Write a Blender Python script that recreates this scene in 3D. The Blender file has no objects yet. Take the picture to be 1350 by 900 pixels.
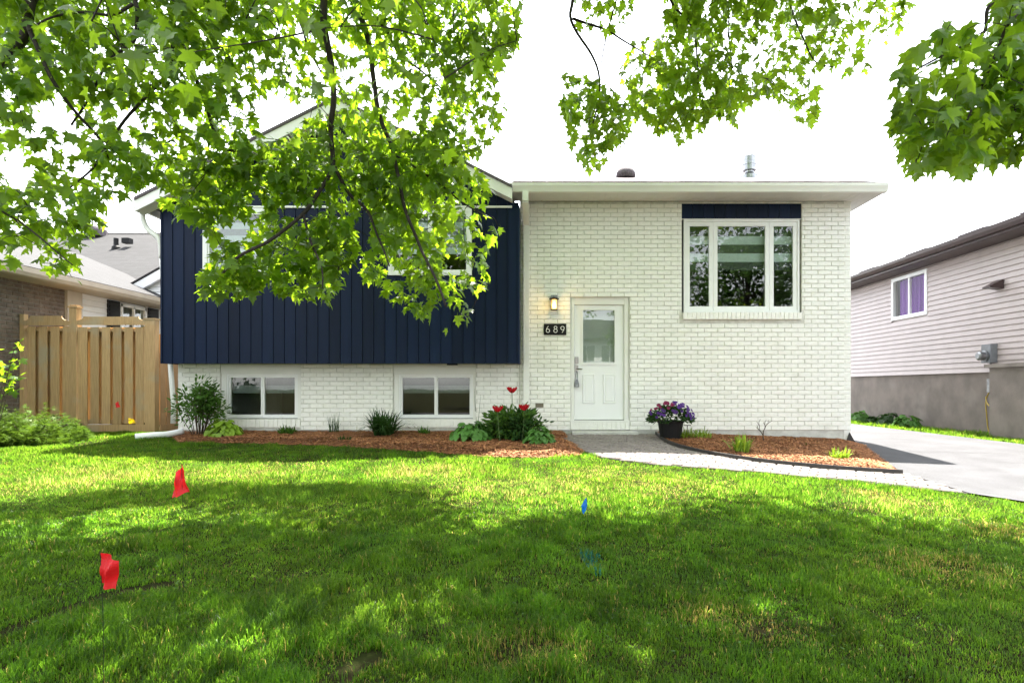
import bpy, math, random
import numpy as np
from mathutils import Vector, Matrix, kdtree, noise as mnoise
random.seed(7); rng = np.random.default_rng(7)
R = math.radians
C = bpy.context.scene.collection
scene = bpy.context.scene

# ------------------------------------------------------------------ camera
EYE = 1.2; F = 800.0; CX = 717.0; HY = 510.0           # photo pixels (1350 x 900)
cam = bpy.data.objects.new('camera', bpy.data.cameras.new('camera')); C.objects.link(cam)
cam.location = (0, 0, EYE); cam.rotation_euler = (R(90), 0, 0)
cam.data.sensor_width = 36; cam.data.lens = F / 1350 * 36
cam.data.shift_x = -(CX - 675) / 1350; cam.data.shift_y = (HY - 450) / 1350
cam.data.clip_end = 2000; cam.data.clip_start = 0.05
scene.camera = cam

# ------------------------------------------------------------------ sky, sun, exposure
SUNV = Vector((-0.034, -0.427, -1.0)).normalized()
elev = math.asin(-SUNV.z); azim = math.atan2(-SUNV.x, -SUNV.y)
w = bpy.data.worlds.new('World'); scene.world = w; w.use_nodes = True
nt = w.node_tree; nt.nodes.clear()
sky = nt.nodes.new('ShaderNodeTexSky'); sky.sky_type = 'NISHITA'; sky.sun_disc = False
sky.sun_elevation = elev; sky.sun_rotation = azim; sky.dust_density = 1.2; sky.air_density = 1.0; sky.ozone_density = 1.0
hs = nt.nodes.new('ShaderNodeHueSaturation'); hs.inputs['Saturation'].default_value = 0.22
bg = nt.nodes.new('ShaderNodeBackground'); bg.inputs['Strength'].default_value = 0.15
wo = nt.nodes.new('ShaderNodeOutputWorld')
nt.links.new(sky.outputs[0], hs.inputs['Color']); nt.links.new(hs.outputs[0], bg.inputs['Color']); nt.links.new(bg.outputs[0], wo.inputs[0])
sl = bpy.data.lights.new('sun', 'SUN'); sl.energy = 5.0; sl.angle = R(0.53); sl.color = (1, 0.95, 0.86)
so = bpy.data.objects.new('sun', sl); C.objects.link(so); so.location = (0, 30, 60)
so.rotation_euler = SUNV.to_track_quat('-Z', 'Y').to_euler()
vs = scene.view_settings
vs.view_transform = 'Standard'; vs.look = 'None'; vs.gamma = 1.0; vs.exposure = 2.56
try: vs.use_curve_mapping = False
except Exception: pass

# ------------------------------------------------------------------ helpers
ORG = {}
class MB:
    def __init__(s): s.v = []; s.f = []; s.m = []; s.mi = 0
    def quad(s, a, b, c, d):
        n = len(s.v); s.v += [tuple(a), tuple(b), tuple(c), tuple(d)]; s.f.append((n, n+1, n+2, n+3)); s.m.append(s.mi); return s
    def poly(s, pts):
        n = len(s.v); s.v += [tuple(p) for p in pts]; s.f.append(tuple(range(n, n+len(pts)))); s.m.append(s.mi); return s
    def hexa(s, p):   # 8 points: bottom 0-3 ccw, top 4-7 ccw
        n = len(s.v); s.v += [tuple(q) for q in p]
        for q in ((3,2,1,0),(4,5,6,7),(0,1,5,4),(1,2,6,5),(2,3,7,6),(3,0,4,7)):
            s.f.append(tuple(n+i for i in q)); s.m.append(s.mi)
        return s
    def box(s, x0, x1, y0, y1, z0, z1):
        return s.hexa([(x0,y0,z0),(x1,y0,z0),(x1,y1,z0),(x0,y1,z0),(x0,y0,z1),(x1,y0,z1),(x1,y1,z1),(x0,y1,z1)])
    def obox(s, c, u, v, w_):   # oriented box: centre, half-axis vectors
        c, u, v, w_ = Vector(c), Vector(u), Vector(v), Vector(w_)
        return s.hexa([c-u-v-w_, c+u-v-w_, c+u+v-w_, c-u+v-w_, c-u-v+w_, c+u-v+w_, c+u+v+w_, c-u+v+w_])
    def tube(s, pts, rad, n=6, cap=True):
        pts = [Vector(p) for p in pts]; k = len(pts)
        if not hasattr(rad, '__len__'): rad = [rad]*k
        base = len(s.v); prev = None
        for i, p in enumerate(pts):
            t = (pts[min(i+1, k-1)] - pts[max(i-1, 0)])
            if t.length < 1e-9: t = Vector((0,0,1))
            t.normalize()
            if prev is None:
                a = t.orthogonal().normalized()
            else:
                a = (prev - t*prev.dot(t))
                a = a.normalized() if a.length > 1e-6 else t.orthogonal().normalized()
            prev = a; b = t.cross(a)
            for j in range(n):
                an = 2*math.pi*j/n
                s.v.append(tuple(p + (a*math.cos(an) + b*math.sin(an))*rad[i]))
        for i in range(k-1):
            for j in range(n):
                j2 = (j+1) % n
                s.f.append((base+i*n+j, base+i*n+j2, base+(i+1)*n+j2, base+(i+1)*n+j)); s.m.append(s.mi)
        if cap:
            s.f.append(tuple(base+j for j in range(n))[::-1]); s.m.append(s.mi)
            s.f.append(tuple(base+(k-1)*n+j for j in range(n))); s.m.append(s.mi)
        return s
    def lathe(s, c, prof, n=16):
        c = Vector(c); base = len(s.v); k = len(prof)
        for r_, z in prof:
            for j in range(n):
                an = 2*math.pi*j/n
                s.v.append((c.x+r_*math.cos(an), c.y+r_*math.sin(an), c.z+z))
        for i in range(k-1):
            for j in range(n):
                j2 = (j+1) % n
                s.f.append((base+i*n+j, base+i*n+j2, base+(i+1)*n+j2, base+(i+1)*n+j)); s.m.append(s.mi)
        s.f.append(tuple(base+j for j in range(n))[::-1]); s.m.append(s.mi)
        s.f.append(tuple(base+(k-1)*n+j for j in range(n))); s.m.append(s.mi)
        return s
    def prism(s, pts2, axis, a0, a1):  # extrude 2D outline along axis ('x': pts are y,z ; 'y': pts are x,z ; 'z': pts x,y)
        def P(p, a):
            return (a, p[0], p[1]) if axis == 'x' else ((p[0], a, p[1]) if axis == 'y' else (p[0], p[1], a))
        n = len(pts2); b = len(s.v)
        s.v += [P(p, a0) for p in pts2] + [P(p, a1) for p in pts2]
        s.f.append(tuple(b+i for i in range(n))[::-1]); s.m.append(s.mi)
        s.f.append(tuple(b+n+i for i in range(n))); s.m.append(s.mi)
        for i in range(n):
            j = (i+1) % n
            s.f.append((b+i, b+j, b+n+j, b+n+i)); s.m.append(s.mi)
        return s
def org(o): return ORG.get(o.name, Vector((0,0,0))) if o else Vector((0,0,0))
def obj(name, mb, mat, parent=None, kind=None, smooth=False, fixn=True):
    o0 = org(parent)
    me = bpy.data.meshes.new(name)
    me.from_pydata([(a-o0.x, b-o0.y, c-o0.z) for a, b, c in mb.v], [], mb.f)
    mats = mat if isinstance(mat, (list, tuple)) else [mat]
    for m in mats: me.materials.append(m)
    if len(mats) > 1: me.polygons.foreach_set('material_index', mb.m)
    if fixn and len(mb.f) < 20000:
        import bmesh
        bm = bmesh.new(); bm.from_mesh(me); bmesh.ops.recalc_face_normals(bm, faces=bm.faces); bm.to_mesh(me); bm.free()
    if smooth: me.polygons.foreach_set('use_smooth', [True]*len(me.polygons))
    me.update()
    o = bpy.data.objects.new(name, me); C.objects.link(o)
    if parent: o.parent = parent
    ORG[o.name] = o0
    if kind: o['kind'] = kind
    return o
def npobj(name, V, Fc, mat, parent=None, kind=None, col=None, smooth=False):
    """V (n,3), Fc (m,3|4) numpy -> one mesh object, optional per-vertex colour"""
    o0 = org(parent)
    me = bpy.data.meshes.new(name); V = V - np.array(o0)
    k = Fc.shape[1]
    me.vertices.add(len(V)); me.vertices.foreach_set('co', V.astype(np.float32).ravel())
    me.loops.add(Fc.size); me.loops.foreach_set('vertex_index', Fc.astype(np.int32).ravel())
    me.polygons.add(len(Fc)); me.polygons.foreach_set('loop_start', np.arange(0, Fc.size, k, dtype=np.int32))
    if col is not None:
        at = me.color_attributes.new('Col', 'FLOAT_COLOR', 'POINT')
        c4 = np.ones((len(V), 4), np.float32); c4[:, :3] = col; at.data.foreach_set('color', c4.ravel())
    me.materials.append(mat); me.update(calc_edges=True)
    if smooth: me.polygons.foreach_set('use_smooth', [True]*len(me.polygons))
    o = bpy.data.objects.new(name, me); C.objects.link(o)
    if parent: o.parent = parent
    ORG[o.name] = o0
    if kind: o['kind'] = kind
    return o
def thing(name, loc, label, cat, group=None):
    o = bpy.data.objects.new(name, None); C.objects.link(o); o.location = loc; o.empty_display_size = .1
    ORG[o.name] = Vector(loc); return tag(o, label, cat, group)
def tag(o, label, cat, group=None):
    o['label'] = label; o['category'] = cat
    if group: o['group'] = group
    return o
def link_copy(name, me, parent, M):
    """shared-mesh piece placed with a world matrix"""
    o = bpy.data.objects.new(name, me); C.objects.link(o)
    o0 = org(parent)
    if parent: o.parent = parent
    M = M.copy(); M.translation = M.translation - o0; o.matrix_local = M
    ORG[o.name] = o0
    return o
def meshof(name, mb, mat, smooth=False):
    o = obj(name, mb, mat); me = o.data; bpy.data.objects.remove(o)
    if smooth: me.polygons.foreach_set('use_smooth', [True]*len(me.polygons))
    return me
def W(px, py, Y): return Vector(((px-CX)/F*Y, Y, EYE+(HY-py)/F*Y))
def proj(p): return (CX+F*p[0]/p[1], HY-F*(p[2]-EYE)/p[1]) if p[1] > .05 else (-9999, -9999)
def dropf(x, y):
    return .845+.036*max(0., min(4., x-1.5))+.041*(10.4-max(-7.0, min(10.4, y)))
def GZ(x, y): return EYE-dropf(x, y)
def G(px, py):
    y = 8.0
    for _ in range(40):
        x = (px-CX)/F*y; y = .5*y+.5*F*dropf(x, y)/(py-HY)
    return Vector(((px-CX)/F*y, y, GZ((px-CX)/F*y, y)))
def inpoly(px, py, poly):
    px = np.asarray(px, float); py = np.asarray(py, float); c = np.zeros(px.shape, bool)
    n = len(poly); j = n-1
    for i in range(n):
        xi, yi = poly[i]; xj, yj = poly[j]
        if yi != yj:
            c ^= ((yi > py) != (yj > py)) & (px < (xj-xi)*(py-yi)/(yj-yi)+xi)
        j = i
    return c
def catmull(pts, n=5):
    P = [Vector(p) for p in pts]
    if len(P) < 3: return [P[0].lerp(P[-1], i/n) for i in range(n+1)]
    out = []
    for i in range(len(P)-1):
        p0, p1, p2, p3 = P[max(i-1,0)], P[i], P[i+1], P[min(i+2, len(P)-1)]
        for k in range(n):
            t = k/n
            out.append(.5*((2*p1)+(p2-p0)*t+(2*p0-5*p1+4*p2-p3)*t*t+(3*p1-p0-3*p2+p3)*t**3))
    out.append(P[-1]); return out

# ------------------------------------------------------------------ materials
def mat(name, c1, c2=None, rough=.6, scale=8, metal=0, bump=0, bscale=60, rnd=0, detail=5, spec=.5, coat=0, stretch=None, contrast=(.35,.65), c3=None, s3=1.2, w3=(.55,.7)):
    m = bpy.data.materials.new(name); m.use_nodes = True; n = m.node_tree; N = n.nodes; L = n.links
    b = N['Principled BSDF']; b.inputs['Roughness'].default_value = rough; b.inputs['Metallic'].default_value = metal
    b.inputs['Specular IOR Level'].default_value = spec
    if coat: b.inputs['Coat Weight'].default_value = coat
    geo = N.new('ShaderNodeNewGeometry'); vec = geo.outputs['Position']
    if stretch:
        mp = N.new('ShaderNodeMapping'); mp.inputs['Scale'].default_value = stretch; L.new(vec, mp.inputs['Vector']); vec = mp.outputs[0]
    if c2 is None: c2 = tuple(x*.85 for x in c1)
    nz = N.new('ShaderNodeTexNoise'); nz.inputs['Scale'].default_value = scale; nz.inputs['Detail'].default_value = detail
    L.new(vec, nz.inputs['Vector'])
    rp = N.new('ShaderNodeValToRGB'); rp.color_ramp.elements[0].position = contrast[0]; rp.color_ramp.elements[1].position = contrast[1]
    rp.color_ramp.elements[0].color = (*c2, 1); rp.color_ramp.elements[1].color = (*c1, 1)
    L.new(nz.outputs['Fac'], rp.inputs[0]); colo = rp.outputs[0]
    if c3:
        n3 = N.new('ShaderNodeTexNoise'); n3.inputs['Scale'].default_value = s3; n3.inputs['Detail'].default_value = 4; L.new(geo.outputs['Position'], n3.inputs['Vector'])
        r3 = N.new('ShaderNodeMapRange'); r3.inputs[1].default_value = w3[0]; r3.inputs[2].default_value = w3[1]; L.new(n3.outputs['Fac'], r3.inputs[0])
        mx = N.new('ShaderNodeMix'); mx.data_type = 'RGBA'; L.new(r3.outputs[0], mx.inputs[0]); L.new(colo, mx.inputs[6]); mx.inputs[7].default_value = (*c3, 1); colo = mx.outputs[2]
    if rnd:
        oi = N.new('ShaderNodeObjectInfo'); mr = N.new('ShaderNodeMapRange'); mr.inputs[3].default_value = 1-rnd; mr.inputs[4].default_value = 1+rnd*.6
        L.new(oi.outputs['Random'], mr.inputs[0]); hv = N.new('ShaderNodeHueSaturation'); L.new(mr.outputs[0], hv.inputs['Value']); L.new(colo, hv.inputs['Color']); colo = hv.outputs[0]
    L.new(colo, b.inputs['Base Color'])
    if bump:
        nb = N.new('ShaderNodeTexNoise'); nb.inputs['Scale'].default_value = bscale; nb.inputs['Detail'].default_value = 6; L.new(vec, nb.inputs['Vector'])
        bp = N.new('ShaderNodeBump'); bp.inputs['Strength'].default_value = bump; bp.inputs['Distance'].default_value = .01
        L.new(nb.outputs['Fac'], bp.inputs['Height']); L.new(bp.outputs[0], b.inputs['Normal'])
    return m
def leafmat(name, refl, trans, tw=.5, attr=False, var=.25, gloss=.35, rough=.45):
    """leaf: diffuse + translucent + a little sheen; optional per-vertex tint"""
    m = bpy.data.materials.new(name); m.use_nodes = True; n = m.node_tree; N = n.nodes; L = n.links; N.clear()
    out = N.new('ShaderNodeOutputMaterial')
    p = N.new('ShaderNodeBsdfPrincipled'); p.inputs['Roughness'].default_value = rough; p.inputs['Specular IOR Level'].default_value = gloss
    t = N.new('ShaderNodeBsdfTranslucent'); mx = N.new('ShaderNodeMixShader'); mx.inputs[0].default_value = tw
    geo = N.new('ShaderNodeNewGeometry'); nz = N.new('ShaderNodeTexNoise'); nz.inputs['Scale'].default_value = 3.0; nz.inputs['Detail'].default_value = 6
    L.new(geo.outputs['Position'], nz.inputs['Vector'])
    mr = N.new('ShaderNodeMapRange'); mr.inputs[1].default_value = .3; mr.inputs[2].default_value = .7; mr.inputs[3].default_value = 1-var; mr.inputs[4].default_value = 1+var; L.new(nz.outputs['Fac'], mr.inputs[0])
    def chan(col, sock):
        src = None
        if attr:
            a = N.new('ShaderNodeVertexColor'); a.layer_name = 'Col'
            mm = N.new('ShaderNodeMix'); mm.data_type = 'RGBA'; mm.blend_type = 'MULTIPLY'; mm.inputs[0].default_value = 1
            mm.inputs[6].default_value = (*col, 1); L.new(a.outputs['Color'], mm.inputs[7]); src = mm.outputs[2]
        hv = N.new('ShaderNodeHueSaturation'); L.new(mr.outputs[0], hv.inputs['Value'])
        if src: L.new(src, hv.inputs['Color'])
        else: hv.inputs['Color'].default_value = (*col, 1)
        L.new(hv.outputs[0], sock)
    chan(refl, p.inputs['Base Color']); chan(trans, t.inputs['Color'])
    L.new(p.outputs[0], mx.inputs[1]); L.new(t.outputs[0], mx.inputs[2]); L.new(mx.outputs[0], out.inputs[0])
    return m
def shinglemat(name, c1, c2, sx=1.0, sz=.14, axis='x'):
    m = bpy.data.materials.new(name); m.use_nodes = True; N = m.node_tree.nodes; L = m.node_tree.links; b = N['Principled BSDF']; b.inputs['Roughness'].default_value = .9
    g = N.new('ShaderNodeNewGeometry'); sp = N.new('ShaderNodeSeparateXYZ'); cb = N.new('ShaderNodeCombineXYZ'); L.new(g.outputs['Position'], sp.inputs[0])
    L.new(sp.outputs['X' if axis == 'x' else 'Y'], cb.inputs[0]); L.new(sp.outputs['Z'], cb.inputs[1])
    bt = N.new('ShaderNodeTexBrick'); bt.inputs['Scale'].default_value = 1; bt.inputs['Brick Width'].default_value = .3; bt.inputs['Row Height'].default_value = .075
    bt.inputs['Mortar Size'].default_value = .006; bt.inputs['Color1'].default_value = (*c1, 1); bt.inputs['Color2'].default_value = (*c2, 1); bt.inputs['Mortar'].default_value = (*[x*.45 for x in c2], 1)
    L.new(cb.outputs[0], bt.inputs['Vector'])
    nz = N.new('ShaderNodeTexNoise'); nz.inputs['Scale'].default_value = 30; L.new(g.outputs['Position'], nz.inputs['Vector'])
    mx = N.new('ShaderNodeMix'); mx.data_type = 'RGBA'; mx.blend_type = 'OVERLAY'; mx.inputs[0].default_value = .5; L.new(bt.outputs[0], mx.inputs[6]); L.new(nz.outputs['Fac'], mx.inputs[7])
    L.new(mx.outputs[2], b.inputs['Base Color'])
    bp = N.new('ShaderNodeBump'); bp.inputs['Strength'].default_value = .6; bp.inputs['Distance'].default_value = .01; L.new(bt.outputs['Fac'], bp.inputs['Height']); bp.invert = True; L.new(bp.outputs[0], b.inputs['Normal'])
    return m
def glassmat(name, ior=1.95, tint=(.9,.95,.93)):
    m = bpy.data.materials.new(name); m.use_nodes = True; N = m.node_tree.nodes; L = m.node_tree.links; N.clear()
    o = N.new('ShaderNodeOutputMaterial'); g = N.new('ShaderNodeBsdfGlossy'); g.inputs['Roughness'].default_value = 0.003; t = N.new('ShaderNodeBsdfTransparent'); t.inputs['Color'].default_value = (*tint, 1)
    fr = N.new('ShaderNodeFresnel'); fr.inputs['IOR'].default_value = ior; mx = N.new('ShaderNodeMixShader')
    nz = N.new('ShaderNodeTexNoise'); nz.inputs['Scale'].default_value = 1.6; bp = N.new('ShaderNodeBump'); bp.inputs['Strength'].default_value = .02; bp.inputs['Distance'].default_value = .05
    geo = N.new('ShaderNodeNewGeometry'); L.new(geo.outputs['Position'], nz.inputs['Vector']); L.new(nz.outputs['Fac'], bp.inputs['Height']); L.new(bp.outputs[0], g.inputs['Normal'])
    bf = N.new('ShaderNodeMath'); bf.operation = 'SUBTRACT'; bf.inputs[0].default_value = 1; L.new(geo.outputs['Backfacing'], bf.inputs[1]); ml = N.new('ShaderNodeMath'); ml.operation = 'MULTIPLY'; L.new(fr.outputs[0], ml.inputs[0]); L.new(bf.outputs[0], ml.inputs[1])
    L.new(ml.outputs[0], mx.inputs[0]); L.new(t.outputs[0], mx.inputs[1]); L.new(g.outputs[0], mx.inputs[2]); L.new(mx.outputs[0], o.inputs[0])
    return m
M = {}
M['brick'] = mat('painted_brick', (.88,.875,.83), (.83,.825,.78), .55, 22, bump=.5, bscale=70, rnd=.05, c3=(.74,.74,.67), s3=2.5, w3=(.55,.85))
M['mortar'] = mat('painted_mortar', (.70,.695,.64), (.54,.535,.49), .75, 9, bump=.5, bscale=120)
M['parge'] = mat('parged_concrete', (.62,.62,.58), (.45,.44,.41), .85, 6, bump=.4, bscale=50)
M['trim'] = mat('white_trim', (.80,.80,.76), (.77,.77,.73), .4, 3)
M['door'] = mat('door_paint', (.80,.81,.80), (.78,.79,.78), .35, 3)
M['vinyl'] = mat('white_vinyl', (.82,.83,.82), (.79,.80,.79), .3, 4)
M['navy'] = mat('navy_siding', (.0042,.0125,.040), (.0034,.0102,.033), .5, 5, spec=.16, rnd=.3, stretch=(6,6,.5), bump=.12, bscale=3)
M['soffit'] = mat('soffit', (.72,.72,.68), (.68,.68,.64), .5, 4)
M['shingle'] = mat('shingle_edge', (.13,.11,.12), (.07,.06,.065), .9, 30, bump=.6, bscale=40)
M['black'] = mat('black_plastic', (.007,.007,.008), (.010,.010,.010), .55, 10, spec=.2)
M['metal'] = mat('satin_nickel', (.35,.34,.32), (.25,.24,.23), .3, 10, metal=1)
M['galv'] = mat('galvanised_steel', (.34,.35,.36), (.22,.23,.24), .35, 14, metal=1)
M['dark'] = mat('dark_room', (.10,.10,.10), (.08,.08,.08), .9, 2)
M['blindL'] = mat('blind_fabric', (.19,.2,.19), (.16,.17,.16), .8, 30)
M['blindP'] = mat('pale_blind_fabric', (.50,.53,.53), (.46,.49,.49), .8, 30)
M['blindD'] = mat('blind_sheer', (.05,.053,.05), (.04,.042,.04), .8, 30)
M['glass'] = glassmat('window_glass')
M['cedar'] = mat('cedar_boards', (.50,.33,.155), (.38,.245,.11), .75, 5, stretch=(14,14,.8), bump=.35, bscale=14, rnd=.16, c3=(.40,.32,.20), s3=2.0)
M['cedar_new'] = mat('cedar_fresh', (.46,.29,.15), (.38,.23,.11), .75, 5, stretch=(14,14,.8), bump=.3, bscale=14, rnd=.1)
M['brick_brown'] = mat('brown_brick', (.17,.125,.095), (.10,.075,.06), .85, 7, bump=.6, bscale=50, c3=(.21,.17,.14), s3=9)
M['mortar_grey'] = mat('grey_mortar', (.26,.24,.22), (.19,.18,.16), .9, 20)
M['siding_w'] = mat('white_siding', (.78,.78,.78), (.74,.74,.74), .45, 3)
M['siding_p'] = mat('pinkish_siding', (.50,.43,.415), (.46,.395,.38), .45, 3, rnd=.03)
M['brown'] = mat('brown_metal', (.058,.034,.034), (.045,.027,.027), .4, 4)
M['conc'] = mat('foundation_concrete', (.235,.20,.175), (.17,.146,.128), .9, 2.5, bump=.35, bscale=40, c3=(.25,.22,.195), s3=1.5)
M['beige'] = mat('beige_trim', (.50,.44,.36), (.45,.39,.32), .6, 4)
M['shing_l'] = shinglemat('grey_shingles', (.017,.0168,.0185), (.010,.0098,.011))
M['shing_y'] = shinglemat('grey_shingles_side', (.023,.0225,.0245), (.016,.0157,.017), axis='y')
M['asphalt'] = mat('driveway_asphalt', (.054,.054,.060), (.039,.039,.0435), .85, 2.2, bump=.5, bscale=180, c3=(.066,.066,.071), s3=.9)
M['paver'] = mat('paver', (.215,.185,.168), (.15,.13,.118), .9, 25, bump=.5, bscale=120, rnd=.16)
M['sand'] = mat('joint_sand', (.04,.035,.03), (.022,.019,.016), .95, 40)
M['soil'] = mat('lawn_soil', (.022,.028,.008), (.020,.015,.008), .95, 6, spec=.02, bump=.5, bscale=40)
M['mulch'] = mat('mulch_base', (.20,.085,.042), (.11,.05,.026), .95, 45, bump=1, bscale=70)
M['rubber'] = mat('edging', (.02,.019,.018), (.035,.03,.027), .6, 20)
M['bark'] = mat('maple_bark', (.045,.034,.028), (.022,.017,.015), .9, 12, bump=.8, bscale=35, stretch=(3,3,1))
M['stem_g'] = mat('green_stem', (.07,.12,.03), (.05,.09,.02), .6, 10)
M['stem_b'] = mat('brown_stem', (.08,.055,.035), (.05,.035,.022), .8, 10)
M['purple'] = mat('purple_curtain', (.11,.004,.24), (.075,.003,.17), .7, 3, stretch=(6,6,.6))
M['yellow'] = mat('yellow_hose', (.50,.36,.05), (.40,.28,.04), .5, 10)
M['greybox'] = mat('grey_metal_box', (.20,.21,.23), (.16,.17,.18), .45, 8)
M['red'] = leafmat('red_flag', (.62,.012,.016), (.62,.015,.015), .3, var=.05)
M['blue'] = leafmat('blue_flag', (.01,.16,.55), (.01,.16,.55), .3, var=.05)
M['yel'] = leafmat('yellow_flag', (.75,.48,.01), (.75,.5,.01), .3, var=.05)
M['grass'] = leafmat('grass_blades', (.44,.47,.30), (5.2,4.1,2.7), .47, attr=True, var=.25, gloss=.16, rough=.28)
M['maple'] = leafmat('maple_leaf', (.036,.084,.010), (.38,.60,.022), .52, var=.4, gloss=.45, rough=.38)
M['hosta'] = leafmat('hosta_leaf', (.085,.21,.04), (.14,.32,.04), .3, var=.35, gloss=.25)
M['lime'] = leafmat('lime_leaf', (.20,.32,.025), (.25,.4,.02), .3, var=.2)
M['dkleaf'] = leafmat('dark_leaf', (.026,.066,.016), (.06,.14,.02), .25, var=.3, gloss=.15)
M['midleaf'] = leafmat('mid_leaf', (.055,.12,.02), (.12,.25,.03), .3, var=.3, gloss=.12)
M['juniper'] = leafmat('juniper_needles', (.085,.15,.02), (.14,.24,.02), .3, var=.35, gloss=.08)
M['poppy'] = leafmat('poppy_petal', (.42,.008,.018), (.5,.01,.02), .3, var=.2)
M['petP'] = leafmat('petunia_purple', (.06,.012,.16), (.1,.02,.22), .25, var=.4)
M['petR'] = leafmat('petunia_magenta', (.2,.008,.06), (.25,.012,.08), .25, var=.3)
M['petW'] = leafmat('petunia_white', (.75,.72,.78), (.6,.6,.6), .25, var=.1)
def emit(name, col, st):
    m = bpy.data.materials.new(name); m.use_nodes = True; b = m.node_tree.nodes['Principled BSDF']
    b.inputs['Base Color'].default_value = (*col, 1); b.inputs['Emission Color'].default_value = (*col, 1); b.inputs['Emission Strength'].default_value = st; return m
M['lampglass'] = emit('lit_frosted_glass', (1, .62, .20), .22)

# ------------------------------------------------------------------ ground, driveway, walkway, beds
xs = [-400,-60,-14,1.5,5.5,14,60,400]; ys = [-400,-60,-14,-7,10.4,30,400]
mb = MB()
for i in range(len(xs)-1):
    for j in range(len(ys)-1):
        mb.quad(*[(x, y, GZ(x, y)) for x, y in ((xs[i],ys[j]),(xs[i+1],ys[j]),(xs[i+1],ys[j+1]),(xs[i],ys[j+1]))])
ground = obj('ground', mb, M['soil'], kind='structure')
def clipy(poly, y0, keep_above):
    out = []; n = len(poly)
    for i in range(n):
        a, b = poly[i], poly[(i+1) % n]
        ia = (a[1] >= y0) == keep_above; ib = (b[1] >= y0) == keep_above
        if ia: out.append(a)
        if ia != ib:
            t = (y0-a[1])/(b[1]-a[1]); out.append((a[0]+(b[0]-a[0])*t, y0))
    return out
def sheet(name, poly, off, m):
    mb = MB(); fl = lambda P: [(b, a) for a, b in P]
    strips = [clipy(fl(poly), 1.5, False), clipy(clipy(fl(poly), 1.5, True), 5.5, False), clipy(fl(poly), 5.5, True)]
    parts = []
    for st_ in strips:
        if len(st_) > 2: parts += [clipy(fl(st_), 10.4, True), clipy(clipy(fl(st_), 10.4, False), -7, True)]
    for part in parts:
        if len(part) > 2:
            mb.poly([(x, y, GZ(x, y)+off) for x, y in part])
    import bmesh
    o = obj(name, mb, m, kind='structure')
    bm = bmesh.new(); bm.from_mesh(o.data); bmesh.ops.triangulate(bm, faces=bm.faces); bm.to_mesh(o.data); bm.free()
    return o
g2 = lambda px, py: (G(px, py).x, G(px, py).y)
tipR = g2(1190, 625); wkR = g2(1278, 652); drv = g2(1350, 663)
dx = (drv[0]-wkR[0])/(drv[1]-wkR[1])
DRIVE = [(8.1, 40), (5.52, 40), (5.52, 10.75), tipR, wkR, (drv[0]+.0, drv[1]), (drv[0]+.15, 0), (drv[0]+.1, -6.9), (8.3, -6.9), (8.15, 8)]
driveway = sheet('driveway', DRIVE, .02, M['asphalt'])
crk = MB()
for k in range(4):
    a = Vector((5.7+.6*k, 9.6-.9*k+random.uniform(-.3,.3), 0)); pts = []
    for i in range(12):
        pts.append(a.copy()); a = a + Vector((.2, random.uniform(-.08,.06), 0))
    for p, q in zip(pts, pts[1:]):
        if q.x < 8.0:
            wd = random.uniform(.003,.008)
            crk.quad(*[(u.x, u.y+s, GZ(u.x, u.y)+.024) for u, s in ((p,-wd),(q,-wd),(q,wd),(p,wd))])
obj('crack', crk, M['sand'], driveway)
obj('road', MB().quad((-300,-15,GZ(0,-15)-.06+.075),(300,-15,GZ(0,-15)+.015),(300,-8,GZ(0,-8)+.015),(-300,-8,GZ(0,-8)+.015)), M['asphalt'], kind='structure')
obj('kerb', MB().box(-300,300,-8.0,-7.82,GZ(-14,-8)-.1,GZ(-14,-8)+.02), M['conc'], kind='structure')

WALK = [g2(742,577), g2(770,596), g2(800,605), g2(868,614), g2(1000,623), g2(1100,633), wkR, tipR, g2(1100,620), g2(1000,610), g2(920,597), g2(882,585), g2(866,573), (2.0, 10.78), (.33, 10.78)]
walk = sheet('walkway', WALK, .012, M['sand'])
# pavers, laid on the slope, rows running along the path
pv = MB()
def chamfer_box(mb, lx, ly, lz, c):   # top chamfered slab, centred, top at z=0
    h = (lx/2, ly/2)
    b = [(-h[0],-h[1],-lz),(h[0],-h[1],-lz),(h[0],h[1],-lz),(-h[0],h[1],-lz)]
    m_ = [(x, y, -c) for x, y, z in b]; t = [(x-math.copysign(c,x), y-math.copysign(c,y), 0) for x, y, z in b]
    n = len(mb.v); mb.v += b+m_+t
    for k in (0, 4):
        for i in range(4):
            j = (i+1) % 4; mb.f.append((n+k+i, n+k+j, n+k+4+j, n+k+4+i)); mb.m.append(mb.mi)
    mb.f.append((n+8,n+9,n+10,n+11)); mb.m.append(mb.mi)
chamfer_box(pv, .187, .088, .05, .011)
paver_me = meshof('paver', pv, M['paver'])
ang = R(-27); ca, sa = math.cos(ang), math.sin(ang); cand = []
wp = np.array(WALK)
for j in range(-80, 80):
    for i in range(-50, 50):
        u = i*.2+(.1 if j % 2 else 0); v = j*.1
        x = 2.6+u*ca-v*sa; y = 9.0+u*sa+v*ca
        if inpoly([x], [y], WALK)[0] and y < 10.74: cand.append((x, y))
cand.sort(key=lambda p: p[1])
extra = MB()
for k, (x, y) in enumerate(cand):
    sl = .041 if y < 10.4 else 0
    Mx = Matrix.Translation((x, y, GZ(x, y)+.028+random.uniform(-.004,.005))) @ Matrix.Rotation(math.atan(sl)+random.uniform(-.02,.02), 4, 'X') @ Matrix.Rotation(math.atan(.036 if 1.5 < x < 5.5 else 0)+random.uniform(-.02,.02), 4, 'Y') @ Matrix.Rotation(ang+random.uniform(-.03,.03), 4, 'Z')
    if k < 300: link_copy('paver', paver_me, walk, Mx)
    else:
        n = len(extra.v); extra.v += [tuple(Mx @ Vector(q)) for q in pv.v]; extra.f += [tuple(n+i for i in f) for f in pv.f]; extra.m += pv.m
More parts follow.
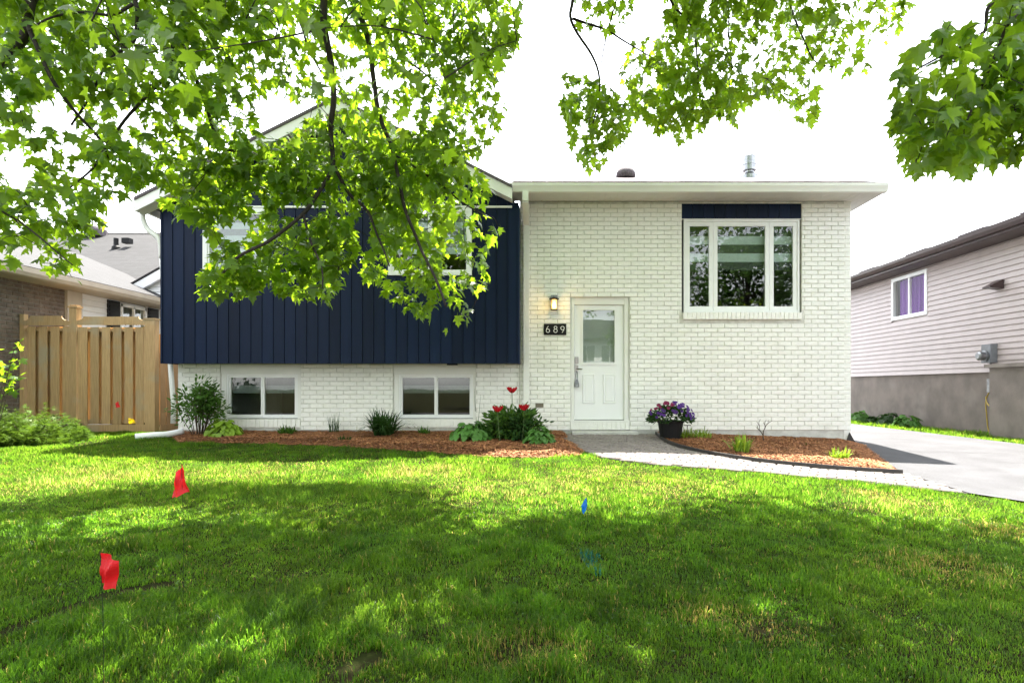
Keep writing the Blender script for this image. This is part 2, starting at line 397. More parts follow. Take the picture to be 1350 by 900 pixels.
if extra.v: obj('far_pavers', extra, M['paver'], walk, kind='stuff')
print('pavers', len(cand))

def segd(x, y, pts):
    d = np.full(x.shape, 9.0)
    for (ax,ay),(bx_,by_) in zip(pts, pts[1:]):
        l2 = (bx_-ax)**2+(by_-ay)**2; t_ = np.clip(((x-ax)*(bx_-ax)+(y-ay)*(by_-ay))/l2,0,1); d = np.minimum(d, np.hypot(x-ax-t_*(bx_-ax), y-ay-t_*(by_-ay)))
    return d
BEDL = [(-6.5, 10.79)] + [g2(*p) for p in ((228,577),(236,584),(330,585),(450,589),(560,596),(640,603),(720,604),(765,601),(772,594),(748,579))] + [(.34, 10.79)]
BEDR = [g2(*p) for p in ((866,573),(880,585),(920,597),(1000,610),(1100,620),(1190,626))] + [(5.45, 10.3), (5.45,10.79), (2.0,10.79)]
def bed(name, poly, label):
    xs_ = [p[0] for p in poly]; ys_ = [p[1] for p in poly]; st = .05; mb = MB()
    def H(x, y):
        e = float(segd(np.array([x]), np.array([y]), poly[:-1] if poly[0][1] < 10.7 else poly[1:-1])[0]); e = min(1, e/.28); e = e*e*(3-2*e)
        return GZ(x, y)+.006+.06*e*(.8+.4*mnoise.noise((x*1.4, y*1.4, 0)))+.016*e*mnoise.noise((x*7, y*7, 3))
    X = np.arange(min(xs_), max(xs_)+st, st); Yv = np.arange(min(ys_), max(ys_)+st, st)
    for x in X:
        cs = inpoly(np.full(len(Yv), x+st/2), Yv+st/2, poly)
        for y, c in zip(Yv, cs):
            if c: mb.quad(*[(a, b, H(a, b)) for a, b in ((x,y),(x+st,y),(x+st,y+st),(x,y+st))])
    o = obj(name, mb, M['mulch'], kind='structure', smooth=True)
    # loose chips
    A = (max(xs_)-min(xs_))*(max(ys_)-min(ys_)); n = int(A*5200)
    px = rng.uniform(min(xs_), max(xs_), n); py = rng.uniform(min(ys_), max(ys_), n); ok = inpoly(px, py, poly); px, py = px[ok], py[ok]; n = len(px)
    V = np.zeros((n,4,3)); L_ = rng.uniform(.007,.026,n); Wd = rng.uniform(.003,.008,n); a = rng.uniform(0,6.28,n); tl = rng.uniform(-.5,.5,n)
    z = np.array([H(x,y) for x,y in zip(px,py)])+rng.uniform(.004,.016,n)
    for k,(s,t) in enumerate(((-1,-1),(1,-1),(1,1),(-1,1))):
        V[:,k,0] = px+s*L_*np.cos(a)-t*Wd*np.sin(a); V[:,k,1] = py+s*L_*np.sin(a)+t*Wd*np.cos(a); V[:,k,2] = z+s*L_*tl*.6+t*Wd*rng.uniform(-.5,.5,n)
    base = np.array([[.38,.165,.07],[.31,.13,.055],[.46,.225,.105],[.20,.085,.04]])[rng.integers(0,4,n)]*rng.uniform(.75,1.2,(n,1))
    cm = npobj('mulch_chips', V.reshape(-1,3), np.arange(n*4).reshape(n,4), M['chips'], o, kind='stuff', col=np.repeat(base,4,0))
    return o, H
M['chips'] = leafmat('bark_chips', (1,1,1), (1,1,1), .0, attr=True, var=.2, gloss=.2, rough=.8)
bedl, HL = bed('mulch_bed', BEDL, '')
bedr, HR = bed('mulch_bed', BEDR, '')
# black plastic edging round the right-hand bed
ed = [g2(*p) for p in ((862,566.5),(865,574),(880,586),(920,598),(1000,611),(1100,621),(1190,627))]
ep = catmull([(x, y, GZ(x, y)) for x, y in ed], 6)
mb = MB()
for p, q in zip(ep, ep[1:]):
    d = (q-p).normalized(); nrm = Vector((-d.y, d.x, 0))*.012
    mb.hexa([p-nrm-Vector((0,0,.03)), q-nrm-Vector((0,0,.03)), q+nrm-Vector((0,0,.03)), p+nrm-Vector((0,0,.03)), p-nrm+Vector((0,0,.075)), q-nrm+Vector((0,0,.075)), q+nrm+Vector((0,0,.075)), p+nrm+Vector((0,0,.075))])
o = obj('lawn_edging', mb, M['rubber']); tag(o, 'black plastic edging strip curving along the mulch bed beside the walkway', 'edging')

# ------------------------------------------------------------------ masonry generator
def frame_fn(o, u, n):   # maps (along, up, out) to world
    o, u, n = Vector(o), Vector(u), Vector(n); up = Vector((0,0,1))
    return lambda a, z, d: o+u*a+up*z+n*d
brk = MB()
def brick_verts(L_, h, c=.006, dep=.03):
    a, b = L_/2, h/2
    back = [(-a,dep,-b),(a,dep,-b),(a,dep,b),(-a,dep,b)]; mid = [(x, c, z) for x, y, z in back]; fr = [(x-math.copysign(c,x), 0, z-math.copysign(c,z)) for x, y, z in back]
    return back+mid+fr
BF = [(0,1,5,4),(1,2,6,5),(2,3,7,6),(3,0,4,7),(4,5,9,8),(5,6,10,9),(6,7,11,10),(7,4,8,11),(8,9,10,11)]
def lay_bricks(x0, x1, z0, z1, holes, BL=.238, BH=.079, joint=.010):
    """returns list of (xc, zc, len, full)"""
    out = []; nrow = int((z1-z0)/BH+.5)
    for r in range(nrow):
        za = z0+r*BH; zc = za+BH/2
        if zc > z1: break
        segs = [(x0, x1)]
        for hx0, hx1, hz0, hz1 in holes:
            if hz0-.01 < zc < hz1+.01:
                ns = []
                for a, b in segs:
                    if hx1 <= a or hx0 >= b: ns.append((a, b)); continue
                    if hx0 > a: ns.append((a, hx0))
                    if hx1 < b: ns.append((hx1, b))
                segs = ns
        off = (BL/2 if r % 2 else 0)
        for a, b in segs:
            k = math.floor((a-off)/BL)
            x = off+k*BL
            while x < b-.005:
                l, r_ = max(x, a), min(x+BL, b)
                if r_-l > .03: out.append(((l+r_)/2, zc, r_-l-joint, abs(r_-l-BL) < .002))
                x += BL
    return out
def wall_holes(mb, x0, x1, z0, z1, holes, y, back, P):
    """sheet with openings + reveals; P maps (x,z,depth)"""
    gx = sorted({x0, x1, *[h[0] for h in holes], *[h[1] for h in holes]}); gz = sorted({z0, z1, *[max(z0,min(z1,h[2])) for h in holes], *[max(z0,min(z1,h[3])) for h in holes]})
    gx = [g for g in gx if x0 <= g <= x1]
    for a, b in zip(gx, gx[1:]):
        for c, d in zip(gz, gz[1:]):
            xm, zm = (a+b)/2, (c+d)/2
            if any(h[0] < xm < h[1] and h[2] < zm < h[3] for h in holes): continue
            mb.quad(P(a,c,y), P(b,c,y), P(b,d,y), P(a,d,y))
    for h in holes:
        a, b, c, d = h
        mb.quad(P(a,c,y),P(a,d,y),P(a,d,back),P(a,c,back)); mb.quad(P(b,c,y),P(b,d,y),P(b,d,back),P(b,c,back))
        mb.quad(P(a,c,y),P(b,c,y),P(b,c,back),P(a,c,back)); mb.quad(P(a,d,y),P(b,d,y),P(b,d,back),P(a,d,back))

# ------------------------------------------------------------------ the house
S = 74.07; YF = 10.8
hx = lambda px: (px-CX)/S
hz = lambda py: EYE+(HY-py)/S
XL, XB, XR = -6.52, -.427, 5.47
house = thing('brick_house', (0, YF, GZ(0, YF)), 'white painted brick house with navy vertical siding and a white front door', 'house')
DOOR = (hx(752), hx(830), hz(556), hz(390)); PIC = (hx(899), hx(1057), hz(412), hz(268))
BW1 = (hx(290), hx(396), hz(552), hz(470)); BW2 = (hx(518), hx(627), hz(552), hz(470))
ZB0 = hz(567); ZSOF = EYE+3.30; ZBAY = EYE+.414
P0 = lambda x, z, y: (x, y, z)
wa = MB(); wall_holes(wa, XB, XR, ZB0, ZSOF, [DOOR, PIC], YF+.014, YF+.16, P0)
wall_r = obj('front_wall', wa, M['mortar'], house)
wa = MB(); wall_holes(wa, XL, XB, ZB0, ZBAY+.03, [BW1, BW2], YF+.014, YF+.16, P0)
wall_l = obj('front_wall', wa, M['mortar'], house)
bme = meshof('brick', (lambda m_: (setattr(m_, 'v', brick_verts(.228,.069)), setattr(m_, 'f', list(BF)), setattr(m_, 'm', [0]*len(BF)), m_)[-1])(MB()), M['brick'])
SILLP = (hx(896), hx(1060), hz(423), hz(410))
def place(wall, bricks, nobj, key):
    full = sorted([b for b in bricks if b[3]], key=key); rest = [b for b in bricks if not b[3]] + full[nobj:]
    for xc, zc, L_, f in full[:nobj]:
        Mx = Matrix.Translation((xc, YF+random.uniform(-.0025,.0025), zc)) @ Matrix.Rotation(random.uniform(-.006,.006), 4, 'Y') @ Matrix.Rotation(random.uniform(-.012,.012), 4, 'X')
        link_copy('brick', bme, wall, Mx)
    mb = MB()
    for xc, zc, L_, f in rest:
        n = len(mb.v); jy = YF+random.uniform(-.0025,.0025); tz = random.uniform(-.006,.006)
        mb.v += [(x+xc, y+jy, z+zc+x*tz) for x, y, z in brick_verts(L_, .069)]; mb.f += [tuple(n+i for i in f_) for f_ in BF]; mb.m += [0]*len(BF)
    obj('brick_courses', mb, M['brick'], wall, kind='stuff', fixn=False)
br = lay_bricks(XB, XR, ZB0, ZSOF-.01, [(DOOR[0], DOOR[1], DOOR[2]-.15, DOOR[3]), PIC, SILLP])
place(wall_r, br, 230, lambda b: abs(b[0]-2.0)*.6+abs(b[1]-1.3))
bl = lay_bricks(XL, XB-.005, ZB0, ZBAY+.02, [(BW1[0],BW1[1],BW1[2]-.16,9), (BW2[0],BW2[1],BW2[2]-.16,9)])
place(wall_l, bl, 70, lambda b: abs(b[0]+2.4))
print('bricks', len(br), len(bl))
# foundation
obj('foundation', MB().box(XL+.01, XR-.01, YF+.02, YF+.3, -.4, ZB0-.002), M['parge'], house)
# rowlock sills: standing bricks
def rowlock(parent, x0, x1, z0, z1, y, w_=.079):
    n = max(1, int((x1-x0)/w_+.5)); w2 = (x1-x0)/n; mb = MB()
    for i in range(n):
        a = x0+i*w2; j = random.uniform(-.003,.003)
        mb.box(a+.005, a+w2-.005, y+j, y+.14, z0+random.uniform(0,.003), z1)
    mb.box(x0+.002, x1-.002, y+.013, y+.139, z0+.004, z1-.003)
    return obj('sill', mb, M['brick'], parent)
rowlock(wall_r, hx(900), hx(1056), hz(421), hz(412), YF-.045)
rowlock(wall_r, DOOR[0], DOOR[1], hz(566), DOOR[2]-.004, YF-.012)
rowlock(wall_l, BW1[0], BW1[1], hz(563), BW1[2]-.004, YF-.01)
rowlock(wall_l, BW2[0], BW2[1], hz(563), BW2[2]-.004, YF-.01)
# shell: side and back walls, floors
sh = MB()
sh.box(XR-.12, XR-.004, YF+.012, YF+8, -.4, ZSOF); sh.box(XL+.004, XL+.12, YF+.012, YF+8, -.4, ZSOF); sh.box(XL+.004, XR-.004, YF+8, YF+8.1, -.4, ZSOF)
obj('side_wall', sh, M['brick'], house)
fl = MB(); fl.box(XL+.13, XR-.13, YF+.17, YF+7.9, ZBAY-.02, ZBAY+.1); fl.box(XL+.13, XR-.13, YF+.17, YF+7.9, ZSOF-.2, ZSOF-.1); fl.box(XL+.13, XR-.13, YF+4, YF+4.1, .2, ZSOF-.2)
obj('interior', fl, M['dark'], house)

# ---- windows
def window(name, x0, x1, z0, z1, y, cols, fw=.05, sash=.035, blind=None, rev=.16, mtl='vinyl', sash_frames=True):
    """cols: fractions of the width for each light"""
    fr = MB()
    fr.box(x0, x1, y, y+.09, z1-fw, z1); fr.box(x0, x1, y, y+.09, z0, z0+fw); fr.box(x0, x0+fw, y+.001, y+.09, z0+fw, z1-fw); fr.box(x1-fw, x1, y+.001, y+.09, z0+fw, z1-fw)
    wo_ = obj(name, fr, M[mtl], house)
    ix0, ix1 = x0+fw, x1-fw; xx = ix0; tot = sum(cols)
    for k, c in enumerate(cols):
        a, b = xx, xx+(ix1-ix0)*c/tot; xx = b
        s = MB(); yy = y+.015
        s.box(a+.002, b-.002, yy, yy+.05, z1-fw-sash, z1-fw-.002); s.box(a+.002, b-.002, yy, yy+.05, z0+fw+.002, z0+fw+sash)
        s.box(a+.002, a+sash, yy+.001, yy+.05, z0+fw+sash, z1-fw-sash); s.box(b-sash, b-.002, yy+.001, yy+.05, z0+fw+sash, z1-fw-sash)
        obj('sash', s, M[mtl], wo_)
        g = MB().box(a+sash-.005, b-sash+.005, yy+.022, yy+.026, z0+fw+sash-.005, z1-fw-sash+.005)
        obj('pane', g, M['glass'], wo_)
        if blind:
            st, frac = blind; bb = MB(); top = z1-fw-sash; H_ = (z1-z0)*frac; n = int(H_/st); 
            for i in range(n):
                bb.mi = i % 2; bb.box(a+.02, b-.02, yy+.10+.004*(i % 2), yy+.103+.004*(i % 2), top-(i+1)*st, top-i*st)
            obj('blind', bb, [M['blindD'] if name != 'bay_window' else M['blindL'], M['blindL'] if name == 'basement_window' else M['blindP']], wo_)
    return wo_
# picture window: three casements under a navy panel
window('window', hx(902), hx(1055), hz(411.5), hz(289), YF+.03, [38, 77, 38], fw=.035, sash=.075, blind=(.155, .52))
nv = MB()
for i in range(11):
    a = PIC[0]+(PIC[1]-PIC[0])*i/11; b = PIC[0]+(PIC[1]-PIC[0])*(i+1)/11
    o = obj('siding_board', MB().box(a+.003, b-.003, YF+.022, YF+.05, hz(288), hz(268)-.002), M['navy'], house)
obj('header_trim', MB().box(PIC[0], PIC[1], YF+.012, YF+.06, hz(289)+.002, hz(288)-.001), M['vinyl'], house)
obj('header_backing', MB().box(PIC[0], PIC[1], YF+.045, YF+.1, hz(288), hz(268)), M['navy'], house)
# basement windows
for b, (a0, a1) in ((BW1, (297,391)), (BW2, (525,623))):
    window('basement_window', hx(a0), hx(a1), hz(551), hz(493), YF+.05, [1,1], fw=.03, sash=.03, blind=(.14, .5))
    s = MB(); s.box(b[0]+.002, b[1]-.002, YF+.03, YF+.1, hz(493)+.002, ZBAY-.001)
    s.box(b[0]+.002, hx(a0)-.002, YF+.045, YF+.1, b[2]+.002, hz(493)); s.box(hx(a1)+.002, b[1]-.002, YF+.045, YF+.1, b[2]+.002, hz(493))
    obj('window_surround', s, M['trim'], house)

# ---- navy bay
YB = 10.35; SB = F/YB
bx = lambda px: (px-CX)/SB
bz = lambda py: EYE+(HY-py)/SB
W1 = (bx(268), bx(355), bz(363), bz(275)); W2 = (bx(512), bx(622), bz(363), bz(275)); ZTR = bz(273)
PKX, PKZ, SLP = -3.46, EYE+4.83, .503       # gable peak of the roof top surface
gz_ = lambda x: PKZ-.21-SLP*abs(x-PKX)      # underside of the roof at the gable wall
wa = MB(); wall_holes(wa, XL, XB, ZBAY, ZSOF-.15, [W1, W2], YB+.02, YB+.14, P0)
wa.poly([(XL,YB+.02,ZSOF-.15),(XB,YB+.02,ZSOF-.15),(XB,YB+.02,gz_(XB)),(PKX,YB+.02,gz_(PKX)),(XL,YB+.02,gz_(XL))])
wa.quad((XB,YB+.02,ZBAY),(XB,YF+.01,ZBAY),(XB,YF+.01,gz_(XB)),(XB,YB+.02,gz_(XB))); wa.quad((XL,YB+.02,ZBAY),(XL,YF+.01,ZBAY),(XL,YF+.01,gz_(XL)),(XL,YB+.02,gz_(XL)))
wa.quad((XL,YB+.02,ZBAY),(XB,YB+.02,ZBAY),(XB,YF+.2,ZBAY),(XL,YF+.2,ZBAY))
bay = obj('bay_wall', wa, M['navy'], house)
nb = 32; bw = (XB-XL)/nb
for i in range(nb):
    a, b = XL+i*bw, XL+(i+1)*bw
    def board(mb, a, b, z0, z1, z1b=None, lip=True):
        z1b = z1 if z1b is None else z1b
        mb.hexa([(a+.004,YB,z0),(b-.014,YB,z0),(b-.014,YB+.03,z0),(a+.004,YB+.03,z0),(a+.004,YB,z1),(b-.014,YB,z1b),(b-.014,YB+.03,z1b),(a+.004,YB+.03,z1)])
        if lip: mb.hexa([(b-.013,YB-.012,z0),(b-.001,YB-.012,z0),(b-.001,YB+.03,z0),(b-.013,YB+.03,z0),(b-.013,YB-.012,z1b),(b-.001,YB-.012,z1b),(b-.001,YB+.03,z1b),(b-.013,YB+.03,z1b)])
    mb = MB(); hole = None
    for h in (W1, W2):
        if a < h[1] and b > h[0]: hole = h
    if hole is None: board(mb, a, b, ZBAY-.012, ZTR-.018)
    else:
        board(mb, a, b, ZBAY-.012, hole[2]-.002)
        if a < hole[0]-.03: board(mb, a, hole[0]+.010, hole[2], ZTR-.018, lip=False)
        if b > hole[1]+.03: board(mb, hole[1]-.002, b, hole[2], ZTR-.018)
    obj('siding_board', mb, M['navy'], bay)
    mb = MB()
    if a < PKX < b:
        board(mb, a, PKX+.01, ZTR+.018, gz_(a), gz_(PKX), lip=False); board(mb, PKX-.003, b, ZTR+.018, gz_(PKX), gz_(b))
    else: board(mb, a, b, ZTR+.018, max(gz_(a), ZTR+.04), max(gz_(b), ZTR+.04))
    obj('siding_board', mb, M['navy'], bay)
obj('corner_post', MB().box(XB-.02, XB+.012, YB-.016, YF-.003, ZBAY-.014, gz_(XB)-.01), M['navy'], bay)
obj('corner_post', MB().box(XL-.012, XL+.02, YB-.016, YF+.0, ZBAY-.014, gz_(XL)-.01), M['navy'], bay)
obj('band_trim', MB().box(XL+.01, bx(675), YB-.022, YB+.03, ZTR-.017, ZTR+.017), M['trim'], bay)
window('bay_window', W1[0], W1[1], W1[2], W1[3], YB-.025, [1], fw=.075, sash=.03, blind=(.11, .95))
window('bay_window', W2[0], W2[1], W2[2], W2[3], YB-.025, [1,1], fw=.06, sash=.035, blind=(.11, .6))

# ---- roofs
YG = 10.08
rf = MB()
xl_e, xr_e = -6.80, XB-.10
def gtop(x): return PKZ-SLP*abs(x-PKX)
rf.prism([(xl_e,gtop(xl_e)),(PKX,PKZ),(xr_e,gtop(xr_e)),(xr_e,gtop(xr_e)-.05),(PKX,PKZ-.05),(xl_e,gtop(xl_e)-.05)], 'y', YG-.02, YF+8.2)
roofb = obj('bay_roof', rf, M['shingle'], house)
fa = MB()
for s in (0, 1):
    a, b = (xl_e, PKX) if s == 0 else (PKX, xr_e)
    fa.prism([(a,gtop(a)-.052),(b,gtop(b)-.052),(b,gtop(b)-.235),(a,gtop(a)-.235)], 'y', YG, YG+.03)
    fa.prism([(a,gtop(a)-.215),(b,gtop(b)-.215),(b,gtop(b)-.232),(a,gtop(a)-.232)], 'y', YG+.031, YB-.014)
obj('rake_fascia', fa, M['trim'], house)
YE = 10.30; ZE = EYE+3.46; YR = 14.7; RS = .375; xr0, xr1 = xr_e-.02, 5.80
rf = MB(); zr = ZE+RS*(YR-YE)
rf.prism([(YE-.03,ZE),(YR,zr),(YF+8.3,ZE+.1),(YF+8.3,ZE+.05),(YR,zr-.05),(YE-.03,ZE-.045)], 'x', xr0, xr1)
roofm = obj('main_roof', rf, M['shingle'], house)
# uneven shingle butts along the eave
sb = MB(); x = xr0+.02
while x < xr1-.3:
    l = random.uniform(.25,.34); sb.hexa([(x,YE-.045,ZE-.002),(x+l-.006,YE-.045,ZE-.002),(x+l-.006,YE+.1,ZE+.04),(x,YE+.1,ZE+.04),(x,YE-.045,ZE+.010+random.uniform(0,.006)),(x+l-.006,YE-.045,ZE+.010+random.uniform(0,.006)),(x+l-.006,YE+.1,ZE+.052),(x,YE+.1,ZE+.052)]); x += l
obj('eave_shingles', sb, M['shingle'], roofm, kind='stuff')
obj('gable_end', MB().prism([(YE+.3,ZSOF+.03),(YR,zr-.06),(YF+8,ZE+.06),(YF+8,ZSOF-.01),(YE+.5,ZSOF-.0)],'x',XR-.1,XR-.01), M['brick'], house)
obj('attic_wall', MB().box(XL+.02,XR-.12,YF+7.9,YF+8.05,ZSOF,ZE+.02).box(XB,XR-.12,YF+.03,YF+.08,ZSOF-.01,ZE+.02), M['dark'], house)
# soffit with vent grooves, fascia, gutter
sf = MB(); n = int((xr1-xr0)/.1)
for i in range(n):
    a = xr0+(xr1-xr0)*i/n; b = xr0+(xr1-xr0)*(i+1)/n
    sf.box(a+.0015, b-.0015, YE+.02, YF-.002 if b < XR else YF+8, ZSOF+.002, ZSOF+.02)
sf.box(xr0, xr1, YE+.02, YF-.002, ZSOF+.012, ZSOF+.024)
obj('soffit', sf, M['soffit'], house)
fs = MB(); fs.box(xr0, xr1, YE-.0, YE+.02, ZSOF-.01, ZE-.05)
fs.prism([(YE+.02,ZSOF-.02),(YE+.02,ZE-.05),(YR,zr-.055),(YR,zr-.24)], 'x', xr1-.022, xr1-.002)
obj('fascia', fs, M['trim'], house)
gt = MB(); gp = [(YE-.001,ZE-.035),(YE-.001,ZE-.17),(YE-.07,ZE-.17),(YE-.085,ZE-.12),(YE-.105,ZE-.075),(YE-.11,ZE-.03),(YE-.10,ZE-.03),(YE-.07,ZE-.13),(YE-.012,ZE-.145),(YE-.012,ZE-.035)]
gt.prism(gp, 'x', xr0-.02, xr1+.0); obj('gutter', gt, M['trim'], house)
dsx = hx(694)
ds = MB()
def duct(mb, pts, w_, d_):
    pts = [Vector(p) for p in pts]
    for p, q in zip(pts, pts[1:]):
        t = (q-p); side = Vector((1,0,0)); nrm = t.normalized().cross(side)
        if nrm.length < 1e-4: nrm = Vector((0,1,0))
        mb.hexa([p-side*w_-nrm*d_, p+side*w_-nrm*d_, p+side*w_+nrm*d_, p-side*w_+nrm*d_, q-side*w_-nrm*d_, q+side*w_-nrm*d_, q+side*w_+nrm*d_, q-side*w_+nrm*d_])
duct(ds, [(dsx,YE-.055,ZE-.16),(dsx,YE-.05,ZE-.32),(dsx,YF-.045,ZE-.58),(dsx,YF-.045,GZ(dsx,YF)+.12)], .05, .035)
duct(ds, [(dsx,YF-.04,GZ(dsx,YF)+.16),(dsx,YF-.2,GZ(dsx,YF)+.07)], .05, .035)
dso = obj('downspout', ds, M['trim'], house)
# left eave gutter + elbow + splash pipe
lg = MB(); zl = gtop(xl_e)-.03
lg.prism([(xl_e-.11,zl+.0),(xl_e,zl+.0),(xl_e,zl-.13),(xl_e-.07,zl-.13),(xl_e-.1,zl-.06)], 'y', YG+.05, YF+8); obj('gutter', lg, M['trim'], house)
el = MB(); el.tube(catmull([(xl_e-.05,YB+.02,zl-.1),(xl_e-.055,YB+.02,zl-.24),(xl_e+.02,YB+.03,zl-.42),(XL-.06,YB+.04,zl-.6),(XL-.06,YB+.1,zl-.9)],4), .045, 10)
el.tube([(XL-.06,YB+.1,zl-.88),(XL-.055,YF-.02,-.05+.9),(XL-.05,YF-.05,GZ(XL,YF)+.2)], .042, 10)
obj('downspout', el, M['trim'], house, smooth=True)
a = G(228,577); b = G(178,580)
sp = obj('drain_pipe', MB().tube(catmull([(a.x+.05,a.y+.2,a.z+.1),(a.x-.1,a.y,a.z+.06),((a.x+b.x)/2,(a.y+b.y)/2,a.z+.06),(b.x,b.y,b.z+.055)],5), .05, 12), M['vinyl'], smooth=True)
tag(sp, 'white round drain pipe lying on the grass at the navy corner of the house', 'pipe')
# roof vents
yv = 13.2; zv = ZE+RS*(yv-YE); xv = (825-CX)/F*yv
obj('roof_vent', MB().lathe((xv,yv,zv-.02),[(.20,0),(.20,.04),(.215,.05),(.21,.12),(.17,.19),(.09,.225),(.02,.235)],18), M['shingle'], roofm, smooth=True)
yv = 13.4; zv = ZE+RS*(yv-YE); xv = (988-CX)/F*yv
ch = MB().lathe((xv,yv,zv-.1),[(.2,0),(.2,.13),(.12,.17),(.10,.2),(.10,.24),(.145,.245),(.145,.36),(.155,.365),(.155,.42),(.15,.43),(.15,.56),(.12,.58),(.02,.585)],20)
obj('chimney_flue', ch, M['galv'], roofm)

# ---- front door
dr = MB(); x0, x1, z0, z1 = DOOR; fx0, fx1 = hx(757.5), hx(823); fz1 = hz(401); fz0 = hz(553)
jb = MB(); jb.box(x0+.002, fx0-.004, YF+.05, YF+.15, z0, z1-.002); jb.box(fx1+.004, x1-.002, YF+.05, YF+.15, z0, z1-.002); jb.box(fx0-.004, fx1+.004, YF+.052, YF+.15, fz1+.004, z1-.002)
jb.box(x0+.02, fx0-.014, YF+.04, YF+.05, z0, z1-.02); jb.box(fx1+.014, x1-.02, YF+.04, YF+.05, z0, z1-.02)
jb.box(x0, x1, YF+.0, YF+.15, z0-.002, fz0-.012)
obj('door_frame', jb, M['trim'], house)
gx0, gx1, gz0, gz1 = hx(769), hx(811), hz(478), hz(408)
holes = [(gx0, gx1, gz0, gz1)]
YD = YF+.085
wall_holes(dr, fx0, fx1, fz0, fz1, holes, YD, YD+.045, P0)
dr.quad((fx0,YD,fz0),(fx0,YD,fz1),(fx0,YD+.045,fz1),(fx0,YD+.045,fz0)); dr.quad((fx1,YD,fz0),(fx1,YD,fz1),(fx1,YD+.045,fz1),(fx1,YD+.045,fz0)); dr.quad((fx0,YD,fz1),(fx1,YD,fz1),(fx1,YD+.045,fz1),(fx0,YD+.045,fz1)); dr.quad((fx0,YD,fz0),(fx1,YD,fz0),(fx1,YD+.045,fz0),(fx0,YD+.045,fz0))
door = obj('door', dr, M['door'], house)
obj('weather_strip', MB().box(fx0-.004, fx1+.004, YD+.01, YD+.04, fz0-.012, fz0-.001), M['black'], house)
lf = MB()
for a, b, c, d in ((gx0-.03,gx1+.03,gz1,gz1+.03),(gx0-.03,gx1+.03,gz0-.03,gz0),(gx0-.03,gx0,gz0,gz1),(gx1,gx1+.03,gz0,gz1)): lf.box(a, b, YD-.014, YD-.001, c, d)
obj('glass_frame', lf, M['door'], door)
obj('pane', MB().box(gx0, gx1, YD+.01, YD+.016, gz0, gz1), glassmat('door_glass', 2.0, (.88,.92,.89)), door)
obj('pane_backing', MB().box(gx0-.02, gx1+.02, YD+.05, YD+.055, gz0-.02, gz1+.02), mat('frosted_panel', (.36,.38,.36), (.32,.34,.32), .6, 3), door)
for pa, pb in ((768.5,785),(795.5,812)):
    a, b, c, d = hx(pa), hx(pb), hz(532), hz(493)
    p = MB()   # raised moulding ring and panel
    def ring(y0, i0, y1, i1):
        q0 = [(a+i0,y0,c+i0),(b-i0,y0,c+i0),(b-i0,y0,d-i0),(a+i0,y0,d-i0)]; q1 = [(a+i1,y1,c+i1),(b-i1,y1,c+i1),(b-i1,y1,d-i1),(a+i1,y1,d-i1)]
        for i in range(4): j = (i+1) % 4; p.quad(q0[i], q0[j], q1[j], q1[i])
    ring(YD-.001,0,YD-.013,.012); ring(YD-.013,.012,YD-.004,.03); ring(YD-.004,.03,YD-.011,.05)
    p.quad((a+.05,YD-.011,c+.05),(b-.05,YD-.011,c+.05),(b-.05,YD-.011,d-.05),(a+.05,YD-.011,d-.05))
    obj('door_panel', p, M['door'], door)
hxk = hx(760.5)
obj('deadbolt', MB().box(hxk-.032,hxk+.032,YD-.018,YD-.001,hz(479),hz(470)).box(hxk-.02,hxk+.02,YD-.04,YD-.018,hz(477),hz(472)), M['metal'], door)
obj('door_handle', MB().box(hxk-.03,hxk+.03,YD-.018,YD-.001,hz(490),hz(481)).tube([(hxk,YD-.018,hz(486)),(hxk,YD-.06,hz(486))],.012,8).tube([(hxk,YD-.06,hz(486)),(hxk+.1,YD-.062,hz(486.3))],.011,8), M['metal'], door)
lbx = MB(); lbx.tube(catmull([(hxk-.015,YD-.045,hz(501)),(hxk-.015,YD-.045,hz(492)),(hxk,YD-.045,hz(489)),(hxk+.015,YD-.045,hz(492)),(hxk+.015,YD-.045,hz(501))],4),.007,6)
lbx.prism([(hxk-.02,hz(500)),(hxk+.02,hz(500)),(hxk+.042,hz(506)),(hxk+.042,hz(510)),(hxk-.042,hz(510)),(hxk-.042,hz(506))], 'y', YD-.07, YD-.02)
lb = obj('lock_box', lbx, M['greybox']); tag(lb, 'dark metal lock box hanging from the front door handle', 'lock box')
obj('keypad', MB().box(hxk-.022,hxk+.022,YD-.075,YD-.07,hz(509),hz(506.5)), M['galv'], lb)
st = obj('door_step', MB().box(hx(754), hx(838), YF-.30, YF+.0-.014, GZ(1,YF)-.2, hz(567)-.01), M['parge']); tag(st, 'low concrete step slab under the white front door', 'step')
# lamp
lx, ly = hx(730.5), YF-.09
lamp = thing('wall_lamp', (lx, YF, hz(409)), 'lit wall lantern with warm glass above the house number plate', 'lamp')
obj('back_plate', MB().box(lx-.06,lx+.06,YF-.02,YF+.005,hz(397),hz(389)).box(lx-.018,lx+.018,ly-.01,YF-.018,hz(394.5),hz(392)), M['galv'], lamp)
obj('lamp_cap', MB().lathe((lx,ly,hz(395.5)),[(.088,0),(.088,.012),(.05,.03),(.02,.04)],4 if False else 16), M['black'], lamp)
obj('lamp_glass', MB().lathe((lx,ly,hz(408.5)),[(.052,0),(.055,.165)],16), M['lampglass'], lamp, smooth=False)
cg = MB().lathe((lx,ly,hz(409.3)),[(.062,0),(.062,.012)],16)
for k in range(4):
    an = math.pi/4+k*math.pi/2; cg.box(lx+.066*math.cos(an)-.005, lx+.066*math.cos(an)+.005, ly+.066*math.sin(an)-.005, ly+.066*math.sin(an)+.005, hz(409.3), hz(395.5))
obj('lamp_cage', cg, M['black'], lamp)
pl = bpy.data.lights.new('lamp_bulb', 'POINT'); pl.energy = 1.3; pl.color = (1,.66,.28); pl.shadow_soft_size = .05
plo = bpy.data.objects.new('lamp_bulb', pl); C.objects.link(plo); plo.location = (lx, ly-.075, hz(404)); 
